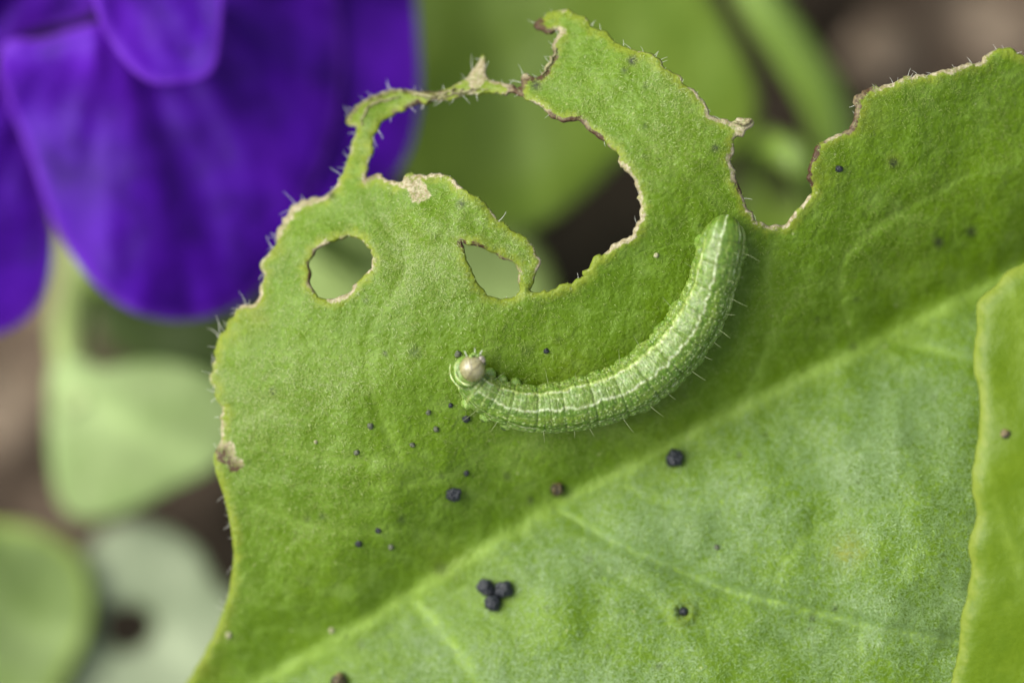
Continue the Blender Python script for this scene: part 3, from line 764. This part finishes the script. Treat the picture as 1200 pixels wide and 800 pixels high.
# folds: lighter lines of stretched skin over the back and a darker seam at each segment
fold = np.exp(-((ann - 0.28) / .12) ** 2) * smooth(.9, .3, np.abs(Aw + .3))
lay(np.clip(fold * (0.05 + 0.5 * fbm(S * .1, A * 4, 105, 2)), 0, .6), (0.42, 0.52, 0.33))
lay(np.exp(-(d_b / .8) ** 2) * np.clip(.35 + .6 * fbm(S * .1, A * 3, 108, 2), 0, .6) * smooth(1.3, .9, np.abs(Aw)), (0.06, 0.13, 0.02))
headn = smooth(400, 430, S * 456 / tot)
wr = np.exp(-((np.abs(((S * 456 / tot - 398) / 13.0 + 0.7 * A * .4) % 1.0 - .5)) / .10) ** 2) * headn
lay(np.clip(wr * .6, 0, .7), (0.42, 0.53, 0.22))
warty = np.clip(0.35 + 0.65 * 0.85 * smooth(0.15, 0.4, Aw) - .25 + .5 * smooth(-.85, -1.1, Aw), 0, 1) * (1 - .7 * headn) * smooth(20, 70, S)
idx = np.arange(NL * NA).reshape(NL, NA)
j2 = np.roll(idx, -1, 1)
F = np.stack([idx[:-1], idx[1:], j2[1:], j2[:-1]], -1).reshape(-1, 4)
cat_c = np.array(C3[NL // 2]) - np.array([0, 0, rr[NL // 2] * .84])
cat_root = empty('caterpillar', tuple(cat_c))
tag(cat_root, 'pale green striped caterpillar curled along the gnawed leaf', 'caterpillar')
Vb = B3.reshape(-1, 3)
if np.cross(B3[301, 5] - B3[300, 5], B3[300, 6] - B3[300, 5]) @ (B3[300, 5] - C3[300]) < 0: F = F[:, ::-1]
caps = [np.array([idx[0][::-1]]), np.array([idx[-1]])]
col = col * (0.57 * (1 + .55 * fbm(S * .35, A * 9, 107, 3)))[..., None]
col = col * (1 + (1 - smooth(.16, .30, col[..., 1:2])) * np.array([.12, 0.0, -.30]))
bo = mesh('body', local(cat_root, Vb), [F] + caps, M_cat, cat_root, {'warty': warty.ravel()}, colors=np.clip(col, 0, .6).reshape(-1, 3))
sk_ = bo.data.attributes.new('skin', 'FLOAT_VECTOR', 'POINT')
sk_.data.foreach_set('vector', np.stack([S * .01, A * R, 0 * S], -1).astype(np.float32).ravel())

def blob(center, axes, rough=0.04, seed=0, nu=28, nv=18, freq=6.0):
    """lumpy ellipsoid with a pole along axes[2]; axes = 3 vectors"""
    th = np.linspace(0, math.pi, nv); phi = np.linspace(0, 2 * math.pi, nu, endpoint=False)
    TH, PH = np.meshgrid(th, phi, indexing='ij')
    d = np.stack([np.sin(TH) * np.cos(PH), np.sin(TH) * np.sin(PH), np.cos(TH)], -1)
    k = np.array([mnoise.noise(Vector(v) * freq * .3 + Vector((seed * 3.1, seed, -seed))) for v in d.reshape(-1, 3)]).reshape(nv, nu)
    k2 = np.array([mnoise.noise(Vector(v) * freq + Vector((seed * 1.7, -seed, seed))) for v in d.reshape(-1, 3)]).reshape(nv, nu)
    d = d * (1 + rough * (1.6 * k + k2))[..., None]
    V = np.asarray(center) + d[..., 0:1] * axes[0] + d[..., 1:2] * axes[1] + d[..., 2:3] * axes[2]
    ix = np.arange(nu * nv).reshape(nv, nu); jx = np.roll(ix, -1, 1)
    F = np.stack([ix[:-1], ix[1:], jx[1:], jx[:-1]], -1).reshape(-1, 4)
    return V.reshape(-1, 3), F

def at(px, py, dz):                                        # a point dz above the leaf
    z = surf(px, py) + dz; x, y = U(px, py); return np.array(P(x, y, z))

# head: a glassy capsule tucked in front of the collar
hc = at(553.5, 431.5, 0.33)
e = lambda x, y, z: np.array([x, y, z])
V, F = blob(hc, [e(.150, -.02, 0), e(.02, .156, 0), e(0, 0, .15)], .03, 3, 40, 26, 3)
head = mesh('head', local(cat_root, V), F, M_head, cat_root)
for q_, (dx, dy, dz, r) in enumerate([(.06, .145, .05, .030), (.105, .115, .06, .030), (.02, .155, .06, .028), (-.01, .14, .085, .024), (.125, .085, .055, .022)]):
    V, F = blob(hc + e(dx, dy, dz), [e(r * 1.2, 0, 0), e(0, r, 0), e(0, 0, r)], .2, q_ + 5, 12, 8)
    mesh('mouthpart', local(cat_root, V), F, M_mouth if q_ in (1, 4) else M_leg, head)
for (dx, dy) in ((.148, .05), (.140, .078), (.125, .100)):
    V, F = blob(hc + e(dx, dy, .045), [e(.012, 0, 0), e(0, .012, 0), e(0, 0, .012)], .0, 1, 10, 7)
    mesh('eye', local(cat_root, V), F, M_eye, head)
for (dx, dy, tx, ty) in ((.03, .16, .0, .07), (.08, .15, .035, .06), (-.06, .14, -.03, .06)):
    t = np.linspace(0, 1, 5)[:, None]
    V, F = tubes([hc + e(dx, dy, .05) + e(tx, ty, .05) * t], [np.linspace(.008, .003, 5)], 5); mesh('feeler', local(cat_root, V), F, M_hair, head)
# collar: pale translucent folds behind the head
t = np.linspace(0, 1, 14)
V, F = blob(hc + e(-.07, -.05, -.09), [e(.155, .05, 0), e(-.04, .175, 0), e(0, 0, .13)], .07, 9, 36, 22, 5)
mesh('collar', local(cat_root, V), F, M_leg, cat_root)
for k, (r0, r1, w, a0_, a1_) in enumerate([(.175, .18, .012, 150, 275), (.235, .235, .009, 165, 250)]):
    an = np.radians(a0_ + t * (a1_ - a0_))
    ln = np.stack([hc[0] + np.cos(an) * r0 - .02, hc[1] + np.sin(an) * r1 - .01, hc[2] + .03 - .05 * k + 0.02 * np.sin(t * 9 + k)], 1)
    V, F = tubes([ln], [w * np.sin(np.clip(t, .04, .96) * math.pi) ** .5 * (1 + .4 * np.sin(t * 17))], 8)
    mesh('neck_fold', local(cat_root, V), F, M_fold, cat_root)
# the fork-shaped seam of the head capsule
hs_ = lambda x_, y_: hc + e(x_, y_, .150 * math.sqrt(max(0, 1 - (x_ / .155) ** 2 - (y_ / .16) ** 2)) + .002)
for pp in ([(-.06, -.12), (-.03, -.07), (.0, -.02)], [(.0, -.02), (-.02, .05), (-.03, .11)], [(.0, -.02), (.06, .02), (.10, .07)]):
    ln = catmull([hs_(*q_) for q_ in pp], False, 5); V, F = tubes([ln], [np.full(len(ln), .0045)], 5)
    mesh('seam', local(cat_root, V), F, M_seam, head)

# legs under the inner (concave) flank, and their mates on the far side
def spine_i(px, py): return int(np.argmin(np.hypot(cx - px, cy - py)))
for k, (px, py) in enumerate([(563, 457), (581, 467), (600, 474)]):            # three pairs of true legs near the head
    i0 = spine_i(px, py)
    for side in (-1, 1):
        root = C3[i0] + outv[i0] * rr[i0] * .62 * side - upv[i0] * rr[i0] * .35
        tip = C3[i0] + outv[i0] * rr[i0] * (1.02 if side < 0 else .95) * side + tg[i0] * .03 - upv[i0] * rr[i0] * .72
        knee = (root + tip) / 2 + outv[i0] * side * .05 + upv[i0] * .07
        ln = catmull([root, knee, tip], False, 6)
        V, F = tubes([ln], [np.linspace(.12, .03, len(ln)) * (1 + .12 * np.sin(np.linspace(0, 9, len(ln))))], 10)
        lg = mesh('leg', local(cat_root, V), F, M_leg, cat_root)
        V, F = blob(tip, [e(.026, 0, 0), e(0, .026, 0), e(0, 0, .026)], .1, k, 10, 7); mesh('claw', local(cat_root, V), F, M_mouth, lg)
for k, sarc in enumerate([123, 159, 195, 231, 30]):                            # four pairs of belly legs and the tail pair
    i0 = int(np.argmin(np.abs(s - (tot - 0) * (sarc / 456.0))))
    for side in (-1, 1):
        c0 = C3[i0] + outv[i0] * rr[i0] * .80 * side - upv[i0] * rr[i0] * .42
        V, F = blob(c0, [tg[i0] * .105, outv[i0] * .095, upv[i0] * .15], .10, k + 11 * (side + 2), 20, 12)
        mesh('belly_leg', local(cat_root, V), F, M_leg, cat_root)

# bristles
for k in range(1, len(bounds)):
    for side, offs, a0, Lr in ((1, (.3, .75), 1.25, (.10, .25)), (-1, (.45,), -1.2, (.10, .20)), (1, (.5,), .45, (.10, .16)), (-1, (.5,), -.35, (.08, .14))):
        for of in offs:
            if rng.random() < .42: continue
            ss = bounds[k - 1] + of * (bounds[k] - bounds[k - 1]) + rng.uniform(-3, 3)
            i0 = int(np.argmin(np.abs(s - ss))); aa = a0 + rng.uniform(-.12, .12); j0 = int((aa + math.pi) / (2 * math.pi) * NA) % NA
            b0 = B3[i0, j0]; d = outv[i0] * math.sin(aa) + upv[i0] * math.cos(aa) * .8 + tg[i0] * rng.uniform(-.35, .35); d /= np.linalg.norm(d)
            L_ = rng.uniform(*Lr); t = np.linspace(0, 1, 6)[:, None]
            c_ = np.cross(d, rng.normal(0, 1, 3)); c_ /= np.linalg.norm(c_)
            V, F = tubes([b0 - d * .02 + d * L_ * t + c_ * L_ * .12 * t ** 2], [np.linspace(.0042, .0012, 6)], 5)
            mesh('bristle', local(cat_root, V), F, M_bristle, cat_root)

# ================================================================== FRASS
def pellet(name, px, py, r, mat, label, cat, group=None, seed=0, sink=.75, dz=None, tilt=0.0):
    r_ = r / 100.0
    z = surf(px, py) if dz is None else dz
    x, y = U(px, py); c = np.array(P(x, y, z + r_ * sink))
    ca, sa = math.cos(seed * 1.3), math.sin(seed * 1.3)
    big = r > 6
    V, F = blob((0, 0, 0), [e(ca, sa, 0) * r_ * 1.0, e(-sa, ca, 0) * r_ * .9, e(0, 0, r_ * .95)], .17 if big else .2, seed, 40 if big else 16, 26 if big else 10, 5.5)
    o = mesh(name, V, F, mat); o.location = c
    tag(o, label, cat, group); return o
G = 'frass pellets dropped on the gnawed leaf'
pellet('frass_pellet', 790, 537, 10.5, M_frass, 'single round black frass pellet resting just above the midrib, right of the caterpillar', 'frass', G, 1)
pellet('frass_pellet', 569.5, 688, 10.2, M_frass, 'left pellet of the tight trio of black frass below the midrib', 'frass', G, 2)
pellet('frass_pellet', 590, 690.5, 10.6, M_frass, 'right pellet of the tight trio of black frass below the midrib', 'frass', G, 3)
pellet('frass_pellet', 577, 706, 9.8, M_frass, 'bottom pellet of the tight trio of black frass below the midrib', 'frass', G, 4)
pellet('frass_pellet', 531.5, 579.5, 8.6, M_frass, 'dark lumpy frass pellet with a pale nick, left below the caterpillar', 'frass', G, 5)
pellet('frass_pellet', 653, 573, 8.2, M_frass_br, 'brownish speckled frass pellet close above the midrib, below the caterpillar', 'frass', G, 6)
pellet('frass_pellet', 801, 716, 5.5, M_frass, 'small black frass pellet sunk in a yellowish pit of the lower leaf half', 'frass', G, 7, sink=.6)
pellet('frass_pellet', 397, 797, 10.0, M_frass_br, 'purplish brown frass pellet cut off by the bottom edge of the picture', 'frass', G, 8)
SPK = [(502, 483, 3.6, M_frass_gr, 'tiny greyish frass speck left of the caterpillar, with a pale glint above it'),
 (511, 502.5, 4.0, M_frass, 'tiny black frass speck below left of the caterpillar, under the greyish one'),
 (546.5, 491, 5.2, M_frass, 'black frass speck crossed by a bristle under the caterpillar front'),
 (528, 474.5, 3.4, M_frass, 'tiny black frass speck at a bristle tip close left of the caterpillar'),
 (483, 521, 3.6, M_frass_gr, 'tiny grey green frass speck farther left below the caterpillar head'),
 (546.5, 554, 4.2, M_frass, 'tiny dark frass speck just above right of the lumpy nicked pellet'),
 (434, 499, 4.2, M_frass_gr, 'tiny grey frass speck, upper of two faint ones left in the dark leaf half'),
 (418, 530, 4.0, M_frass_gr, 'tiny faint frass speck, lower of two faint ones left in the dark leaf half'),
 (443, 621, 4.0, M_frass, 'topmost of three tiny dark specks above the lower midrib'),
 (420, 637, 4.6, M_frass, 'leftmost of three tiny dark specks above the lower midrib'),
 (458, 640.5, 4.2, M_frass, 'rightmost of three tiny dark specks above the lower midrib'),
 (640, 411, 3.8, M_frass, 'tiny black frass speck between the big hole and the caterpillar back'),
 (536.5, 414.5, 4.6, M_frass_gr, 'dark frass speck touching the leaf just above the caterpillar head'),
 (840, 641, 4.0, M_frass, 'tiny black frass speck alone on the pale leaf half below the round pellet'),
 (983.5, 198, 5.0, M_frass, 'small black frass speck near the right bay of the gnawed margin'),
 (268, 743.5, 4.0, M_grit, 'whitish grain stuck near the lower left leaf margin'),
 (388.5, 738, 3.6, M_grit, 'pale orange grain on the dark leaf half close above the lower midrib'),
 (769, 299, 3.2, M_grit, 'tiny straw coloured grain between the big hole and the caterpillar tail'),
 (370, 517.5, 2.4, M_grit, 'tiny white glinting grain in the left part of the dark leaf half')]
for k, (px, py, r, mt, lab) in enumerate(SPK):
    grit = mt is M_grit; r = r * (1 if grit else .88)
    if mt is M_frass and k % 3 == 1: mt = M_frass_gr
    pellet('grain' if grit else 'frass_speck', px, py, r, mt, lab, 'grain' if grit else 'frass', None if grit else 'tiny frass specks on the gnawed leaf', 20 + k, sink=.12)

# ================================================================== THE LEAF AT THE RIGHT EDGE
L2 = [(1240, 288), (1215, 300), (1192, 314), (1180, 320), (1166, 337), (1152, 349), (1146, 362), (1145, 390), (1142, 430), (1147, 455), (1150, 490), (1146, 520), (1142, 548), (1140, 572), (1146, 600), (1142, 622), (1136, 640), (1139, 665), (1134, 700), (1126, 735), (1124, 765), (1117, 800), (1112, 850), (1150, 960), (1350, 1060), (1620, 980), (1780, 760), (1760, 520), (1600, 350), (1420, 290), (1320, 280)]
def z2(x, y, ed): return 1.55 + 0.10 * (x - 5.4) - 0.03 * (y + 1) ** 2 + 0.10 * fbm(x * .8, y * .8, 7, 3) - 0.08 * np.exp(-ed / .05)
lf2 = empty('overhanging_leaf', (7.0, -2.0, 1.4)); tag(lf2, 'yellow green leaf overlapping the gnawed leaf at the right edge', 'leaf')
vz = lambda pts, w, s: (lambda p, ed: s * np.exp(-(seg_dist(p, catmull(UA(pts), False, 6))[0] / w) ** 2))
spot2 = lambda p, ed: np.zeros(len(p))
o, _ = sheet('blade', jag(resample(catmull(UA(L2), True, 5), .04), .03, 8, 77), [], z2, .10, .045, .07, M_leaf2, None, dict(vein=vz([(1112, 900), (1300, 760), (1500, 600), (1700, 460)], .1, .7) if False else (lambda p, ed: np.maximum.reduce([vz(q_, w_, s_)(p, ed) for q_, w_, s_ in (([(1112, 900), (1300, 760), (1500, 600), (1700, 460)], .1, .7), ([(1240, 800), (1190, 660), (1160, 560), (1150, 520)], .05, .35), ([(1330, 740), (1260, 560), (1210, 420), (1185, 345)], .05, .4), ([(1190, 660), (1230, 600), (1250, 540)], .03, .25))]))))
o.parent = lf2; o.matrix_parent_inverse.identity(); o.data.transform(__import__('mathutils').Matrix.Translation(-lf2.location))
xs = catmull([P(*U(1130, 930), 1.35), (7.2, -6.2, 0.8), (8.0, -7.2, -4), (8.4, -7.6, -18)], False, 8)
V, F = tubes([xs], [np.linspace(.15, .2, len(xs))], 10); mesh('petiole', local(lf2, V), F, M_stem, lf2)
x, y = U(1178, 508); V, F = blob(np.array(P(x, y, z2(np.array([x]), np.array([y]), np.array([1.0]))[0] + .02)), [e(.055, 0, 0), e(0, .05, 0), e(0, 0, .03)], .15, 4, 16, 10)
o = mesh('frass_speck', V, F, M_frass_br); tag(o, 'brown speck on the leaf at the right edge', 'frass', 'tiny frass specks on the gnawed leaf')
o['group'] = 'specks on the overhanging leaf'

# ================================================================== THE VIOLET FLOWER
fl = empty('violet_flower', (-6.2, 5.0, -3.2))
tag(fl, 'large velvety violet flower hanging behind the leaf at the upper left', 'flower')
CX, CY = U(120, -120)
def streak(p, ed):
    an = np.arctan2(p[:, 1] - CY, p[:, 0] - CX); r = np.hypot(p[:, 0] - CX, p[:, 1] - CY)
    return np.clip(0.28 + 1.0 * fbm(an * 4.6, r * .3, 111, 4) + 0.9 * fbm(p[:, 0] * .9, p[:, 1] * .9, 112, 4), 0, 1)
def petal(pts, zf):
    o, _ = sheet('petal', resample(catmull(UA(pts), True, 6), .09), [], zf, .12, .09, .05, M_petal, None, dict(streak=streak), rim_out=.6)
    o.parent = fl; o.data.transform(__import__('mathutils').Matrix.Translation(-fl.location)); return o
def fold(x, y, k, seed):
    an = np.arctan2(y - CY, x - CX); r = np.hypot(x - CX, y - CY)
    return k * fbm(an * 4.0, r * .3, seed, 3) * smooth(.3, 2.0, r) + .16 * fbm(x * .6, y * .75, seed + 5, 3)
# broad lower petal
petal([(10, 50), (45, 48), (80, 38), (125, 26), (240, 0), (300, -60), (380, -30), (400, 60), (390, 150), (362, 225), (335, 285), (305, 335), (270, 360), (225, 373), (190, 372), (155, 362), (125, 343), (98, 315), (75, 280), (58, 245), (46, 210), (32, 170), (12, 120), (0, 80)],
      lambda x, y, ed: -2.5 - 0.10 * (x + 4.6) ** 2 - .05 * (y - 2.2) ** 2 + fold(x, y, .4, 121) - .10 * np.exp(-ed / .12) + .35 * smooth(2.6, 3.5, y) * smooth(-3.6, -4.8, x))
# right petal, turned away from the light
petal([(230, 120), (250, -60), (330, -160), (440, -120), (480, -30), (488, 40), (490, 90), (488, 135), (478, 175), (460, 205), (430, 232), (395, 250), (360, 268), (325, 305), (290, 290), (250, 210)],
      lambda x, y, ed: -3.1 - 0.42 * (x + 2.9) - .03 * (y - 2.5) ** 2 + fold(x, y, .32, 131) - .06 * np.exp(-ed / .12))
# small tongue in front
petal([(100, -80), (108, -20), (118, 20), (133, 50), (152, 76), (172, 92), (190, 97), (212, 95), (236, 91), (250, 78), (256, 50), (260, 0), (266, -80)],
      lambda x, y, ed: -1.75 + .10 * smooth(.25, .0, ed) - .14 * (x + 4.2) ** 2 + .10 * (y - 3.2) + fold(x, y, .3, 141))
# left petal
petal([(-40, 90), (-20, 80), (0, 95), (15, 130), (36, 190), (52, 240), (60, 285), (56, 325), (40, 360), (12, 384), (-20, 388), (-45, 350), (-56, 280), (-52, 170)],
      lambda x, y, ed: -2.9 - .12 * (x + 6.4) ** 2 + fold(x, y, .35, 151) - .06 * np.exp(-ed / .1))
# lip at the top left corner and the petals beyond the frame
petal([(-60, -80), (60, -120), (118, -40), (112, 8), (80, 26), (40, 34), (5, 52), (-40, 80), (-80, 30)],
      lambda x, y, ed: -3.4 - .2 * (x + 5.6) + fold(x, y, .5, 161))
petal([(100, -60), (0, -140), (-20, -260), (80, -330), (190, -290), (200, -170)], lambda x, y, ed: -2.6 - .05 * (y - 6) ** 2 + fold(x, y, .5, 171))
petal([(150, -80), (240, -200), (380, -260), (460, -190), (450, -80), (360, -20), (240, -30)], lambda x, y, ed: -2.9 - .05 * (x + 3) ** 2 + fold(x, y, .5, 181))
st = catmull([(-5.0, 5.4, -3.0), (-5.6, 6.2, -5), (-6.6, 7.4, -10), (-7.2, 8.2, -18)], False, 8)
V, F = tubes([st], [np.linspace(.35, .22, len(st))], 12); mesh('flower_stem', local(fl, V), F, M_stem, fl)

# ================================================================== PLANTS BEHIND, OUT OF FOCUS
def bg_leaf(name, label, pts, z0, mat, slope=(0, 0), dome=.04, holes=(), vein=None, stem_to=None, pet_r=.2, seed=1, group=None, stem_from=None, smat=None, path=None):
    pu = UA(pts); c = pu.mean(0)
    root = empty(name, P(c[0], c[1], z0)); tag(root, label, 'leaf', group)
    zf = lambda x, y, ed: z0 + slope[0] * (x - c[0]) + slope[1] * (y - c[1]) - dome * ((x - c[0]) ** 2 + (y - c[1]) ** 2) + .35 * fbm(x * .5, y * .5, seed, 3)
    v = vein or [pts[0], tuple(np.mean(pts, 0)), pts[len(pts) // 2]]
    o, _ = sheet('blade', resample(catmull(pu, True, 6), .12), [resample(catmull(UA(h), True, 6), .1) for h in holes], zf, .18, .12, .09, mat, None, dict(vein=vz(v, .12, .6)))
    o.parent = root; o.data.transform(__import__('mathutils').Matrix.Translation(-root.location))
    f = np.array(stem_from or pts[0]); xy = UA([f])[0]
    zz = float(zf(np.array([xy[0]]), np.array([xy[1]]), np.array([0.0]))[0])
    a_ = np.array(P(xy[0], xy[1], zz - .05)); b_ = np.array(stem_to) if stem_to is not None else a_ + e(1.0, 1.0, 0)
    if path: ln = catmull([P(*U(q_[0], q_[1]), q_[2]) for q_ in path], False, 8)
    else: ln = catmull([a_, a_ * .65 + b_ * .35 + e(0, 0, -.6), np.r_[b_[:2], a_[2] - 5], np.r_[b_[:2] * 1.05, -18.5]], False, 8)
    V, F = tubes([ln], [np.linspace(pet_r, pet_r * 1.2, len(ln))], 10); mesh('petiole', local(root, V), F, smat or M_stem, root)
    return root
bg_leaf('background_leaf', 'broad blurred green leaf behind the bitten bridge, top centre', [(520, -150), (478, -40), (455, 60), (452, 150), (480, 215), (540, 262), (600, 272), (650, 252), (695, 215), (740, 178), (800, 200), (870, 170), (885, 110), (850, 30), (800, -50), (700, -140), (600, -180)], -6.3, M_bg_mid, (.03, -.03), .03, stem_to=(1.5, 6.5, 0), seed=201, vein=[(520, -150), (600, 60), (640, 250)])
bg_leaf('background_leaf', 'blurred green leaf low behind the right bay of the margin', [(880, 160), (862, 230), (880, 300), (940, 330), (990, 260), (975, 215), (945, 225), (915, 240)], -7.5, M_bg_mid, (0, 0), .03, stem_to=(5.0, 1.2, 0), seed=202)
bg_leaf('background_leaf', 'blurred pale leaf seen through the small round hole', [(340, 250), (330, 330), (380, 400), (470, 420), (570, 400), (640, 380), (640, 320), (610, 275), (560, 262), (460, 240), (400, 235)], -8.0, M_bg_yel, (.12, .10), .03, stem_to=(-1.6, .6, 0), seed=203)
bg_leaf('background_leaf', 'pale rounded blurred leaf left of the gnawed leaf, on an upright stalk', [(62, 432), (60, 480), (62, 540), (74, 590), (100, 606), (150, 596), (200, 570), (250, 545), (285, 500), (262, 452), (220, 432), (170, 426), (120, 434), (90, 420)], -5.8, M_bg_pale, (.02, .02), .03, stem_to=U(80, 250) + (0,), pet_r=.24, seed=204, path=[(100, 480, -6.0), (84, 425, -6.3), (80, 385, -7.0), (90, 335, -8.2), (104, 240, -10), (120, 150, -18.5)], smat=M_stem_pale)
M_bg_yel2 = plain_leaf('fresh_leaf_green', (0.14, 0.215, 0.05), (0.18, 0.25, 0.09), (0.26, 0.36, 0.05))
bg_leaf('background_leaf', 'yellow green blurred leaf in the bottom left corner', [(-60, 620), (0, 615), (50, 625), (92, 655), (105, 700), (96, 750), (70, 800), (40, 860), (-60, 900), (-150, 760)], -6.6, M_bg_yel2, (0, 0), -.10, stem_to=(-9, -5, 0), seed=205)
bg_leaf('background_leaf', 'grey green blurred leaf with a dark hole, bottom left', [(105, 640), (160, 612), (225, 640), (255, 690), (300, 720), (300, 830), (200, 900), (100, 860), (70, 780), (88, 700)], -7.0, M_bg_grey, (0, 0), .02, holes=[[(120, 720), (148, 704), (178, 716), (184, 742), (156, 766), (124, 756)]], stem_to=(-3, -7, 0), seed=206, stem_from=(200, 880))
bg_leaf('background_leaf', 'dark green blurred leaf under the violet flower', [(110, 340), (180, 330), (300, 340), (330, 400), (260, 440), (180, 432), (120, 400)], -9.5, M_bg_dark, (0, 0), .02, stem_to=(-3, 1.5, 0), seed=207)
# loose stem crossing the top right
st = catmull([P(*U(840, -120), -6.0), P(*U(885, -10), -6.0), P(*U(930, 60), -6.2), P(*U(970, 130), -6.6), P(*U(990, 220), -7.5), P(*U(1000, 330), -10), P(*U(1010, 400), -19)], False, 8)
V, F = tubes([st], [np.linspace(.30, .36, len(st))], 14)
r_ = empty('plant_stem', (float(st[-1][0]), float(st[-1][1]), -18.0)); tag(r_, 'blurred green stem leaning behind the leaf at the upper right', 'stem')
mesh('stalk', local(r_, V), F, M_stem, r_)
x_, y_, _z = st[0]
tip = sheet('leaflet', resample(catmull(np.array([(x_ / 1.16, y_ / 1.16), (x_ / 1.16 - 1.2, y_ / 1.16 + .8), (x_ / 1.16 - 1.0, y_ / 1.16 + 2.2), (x_ / 1.16 + .3, y_ / 1.16 + 2.4), (x_ / 1.16 + .8, y_ / 1.16 + 1.0)]), True, 6), .12), [],
            lambda x, y, ed: -6.0 + .2 * fbm(x, y, 208, 2), .2, .12, .08, M_bg_mid, None, dict(vein=lambda p, ed: np.zeros(len(p))))[0]
tip.parent = r_; tip.data.transform(__import__('mathutils').Matrix.Translation(-r_.location))

# withered leaf litter on the soil
M_litter = leaf_material('litter_brown', (0.10, 0.075, 0.05), (0.16, 0.125, 0.09), (0.22, 0.18, 0.14), (0.12, 0.09, 0.06), fine=False, transl=0.05, rough=0.9)
for lab, px, py, r_px, z_, sd0 in (('withered greyish leaf on the soil left, under the flower', 60, 335, 46, -13.5, 1), ('withered brown leaf on the soil at the left edge', 5, 470, 60, -14.2, 2),
                                   ('withered brown leaf on the soil at the top right corner', 1165, 25, 50, -14.0, 3), ('withered dark brown leaf on the soil, right of the leaning stem', 1030, 55, 42, -14.5, 4)):
    n_ = 9
    pts_ = [(px + r_px * (1 + .45 * math.sin(2.1 * k + sd0 * 1.7)) * math.cos(2 * math.pi * k / n_), py + .75 * r_px * (1 + .4 * math.cos(1.7 * k + sd0)) * math.sin(2 * math.pi * k / n_)) for k in range(n_)]
    o, _ = sheet('withered_leaf', resample(catmull(UA(pts_), True, 5), .12), [], lambda x, y, ed: z_ + .7 * fbm(x * 1.1, y * 1.1, 300 + sd0, 3), .16, .12, .06, M_litter, None,
                 dict(vein=lambda p, ed: np.zeros(len(p))), origin=P(*U(px, py), z_))
    tag(o, lab, 'dead leaf', 'withered leaves on the soil')
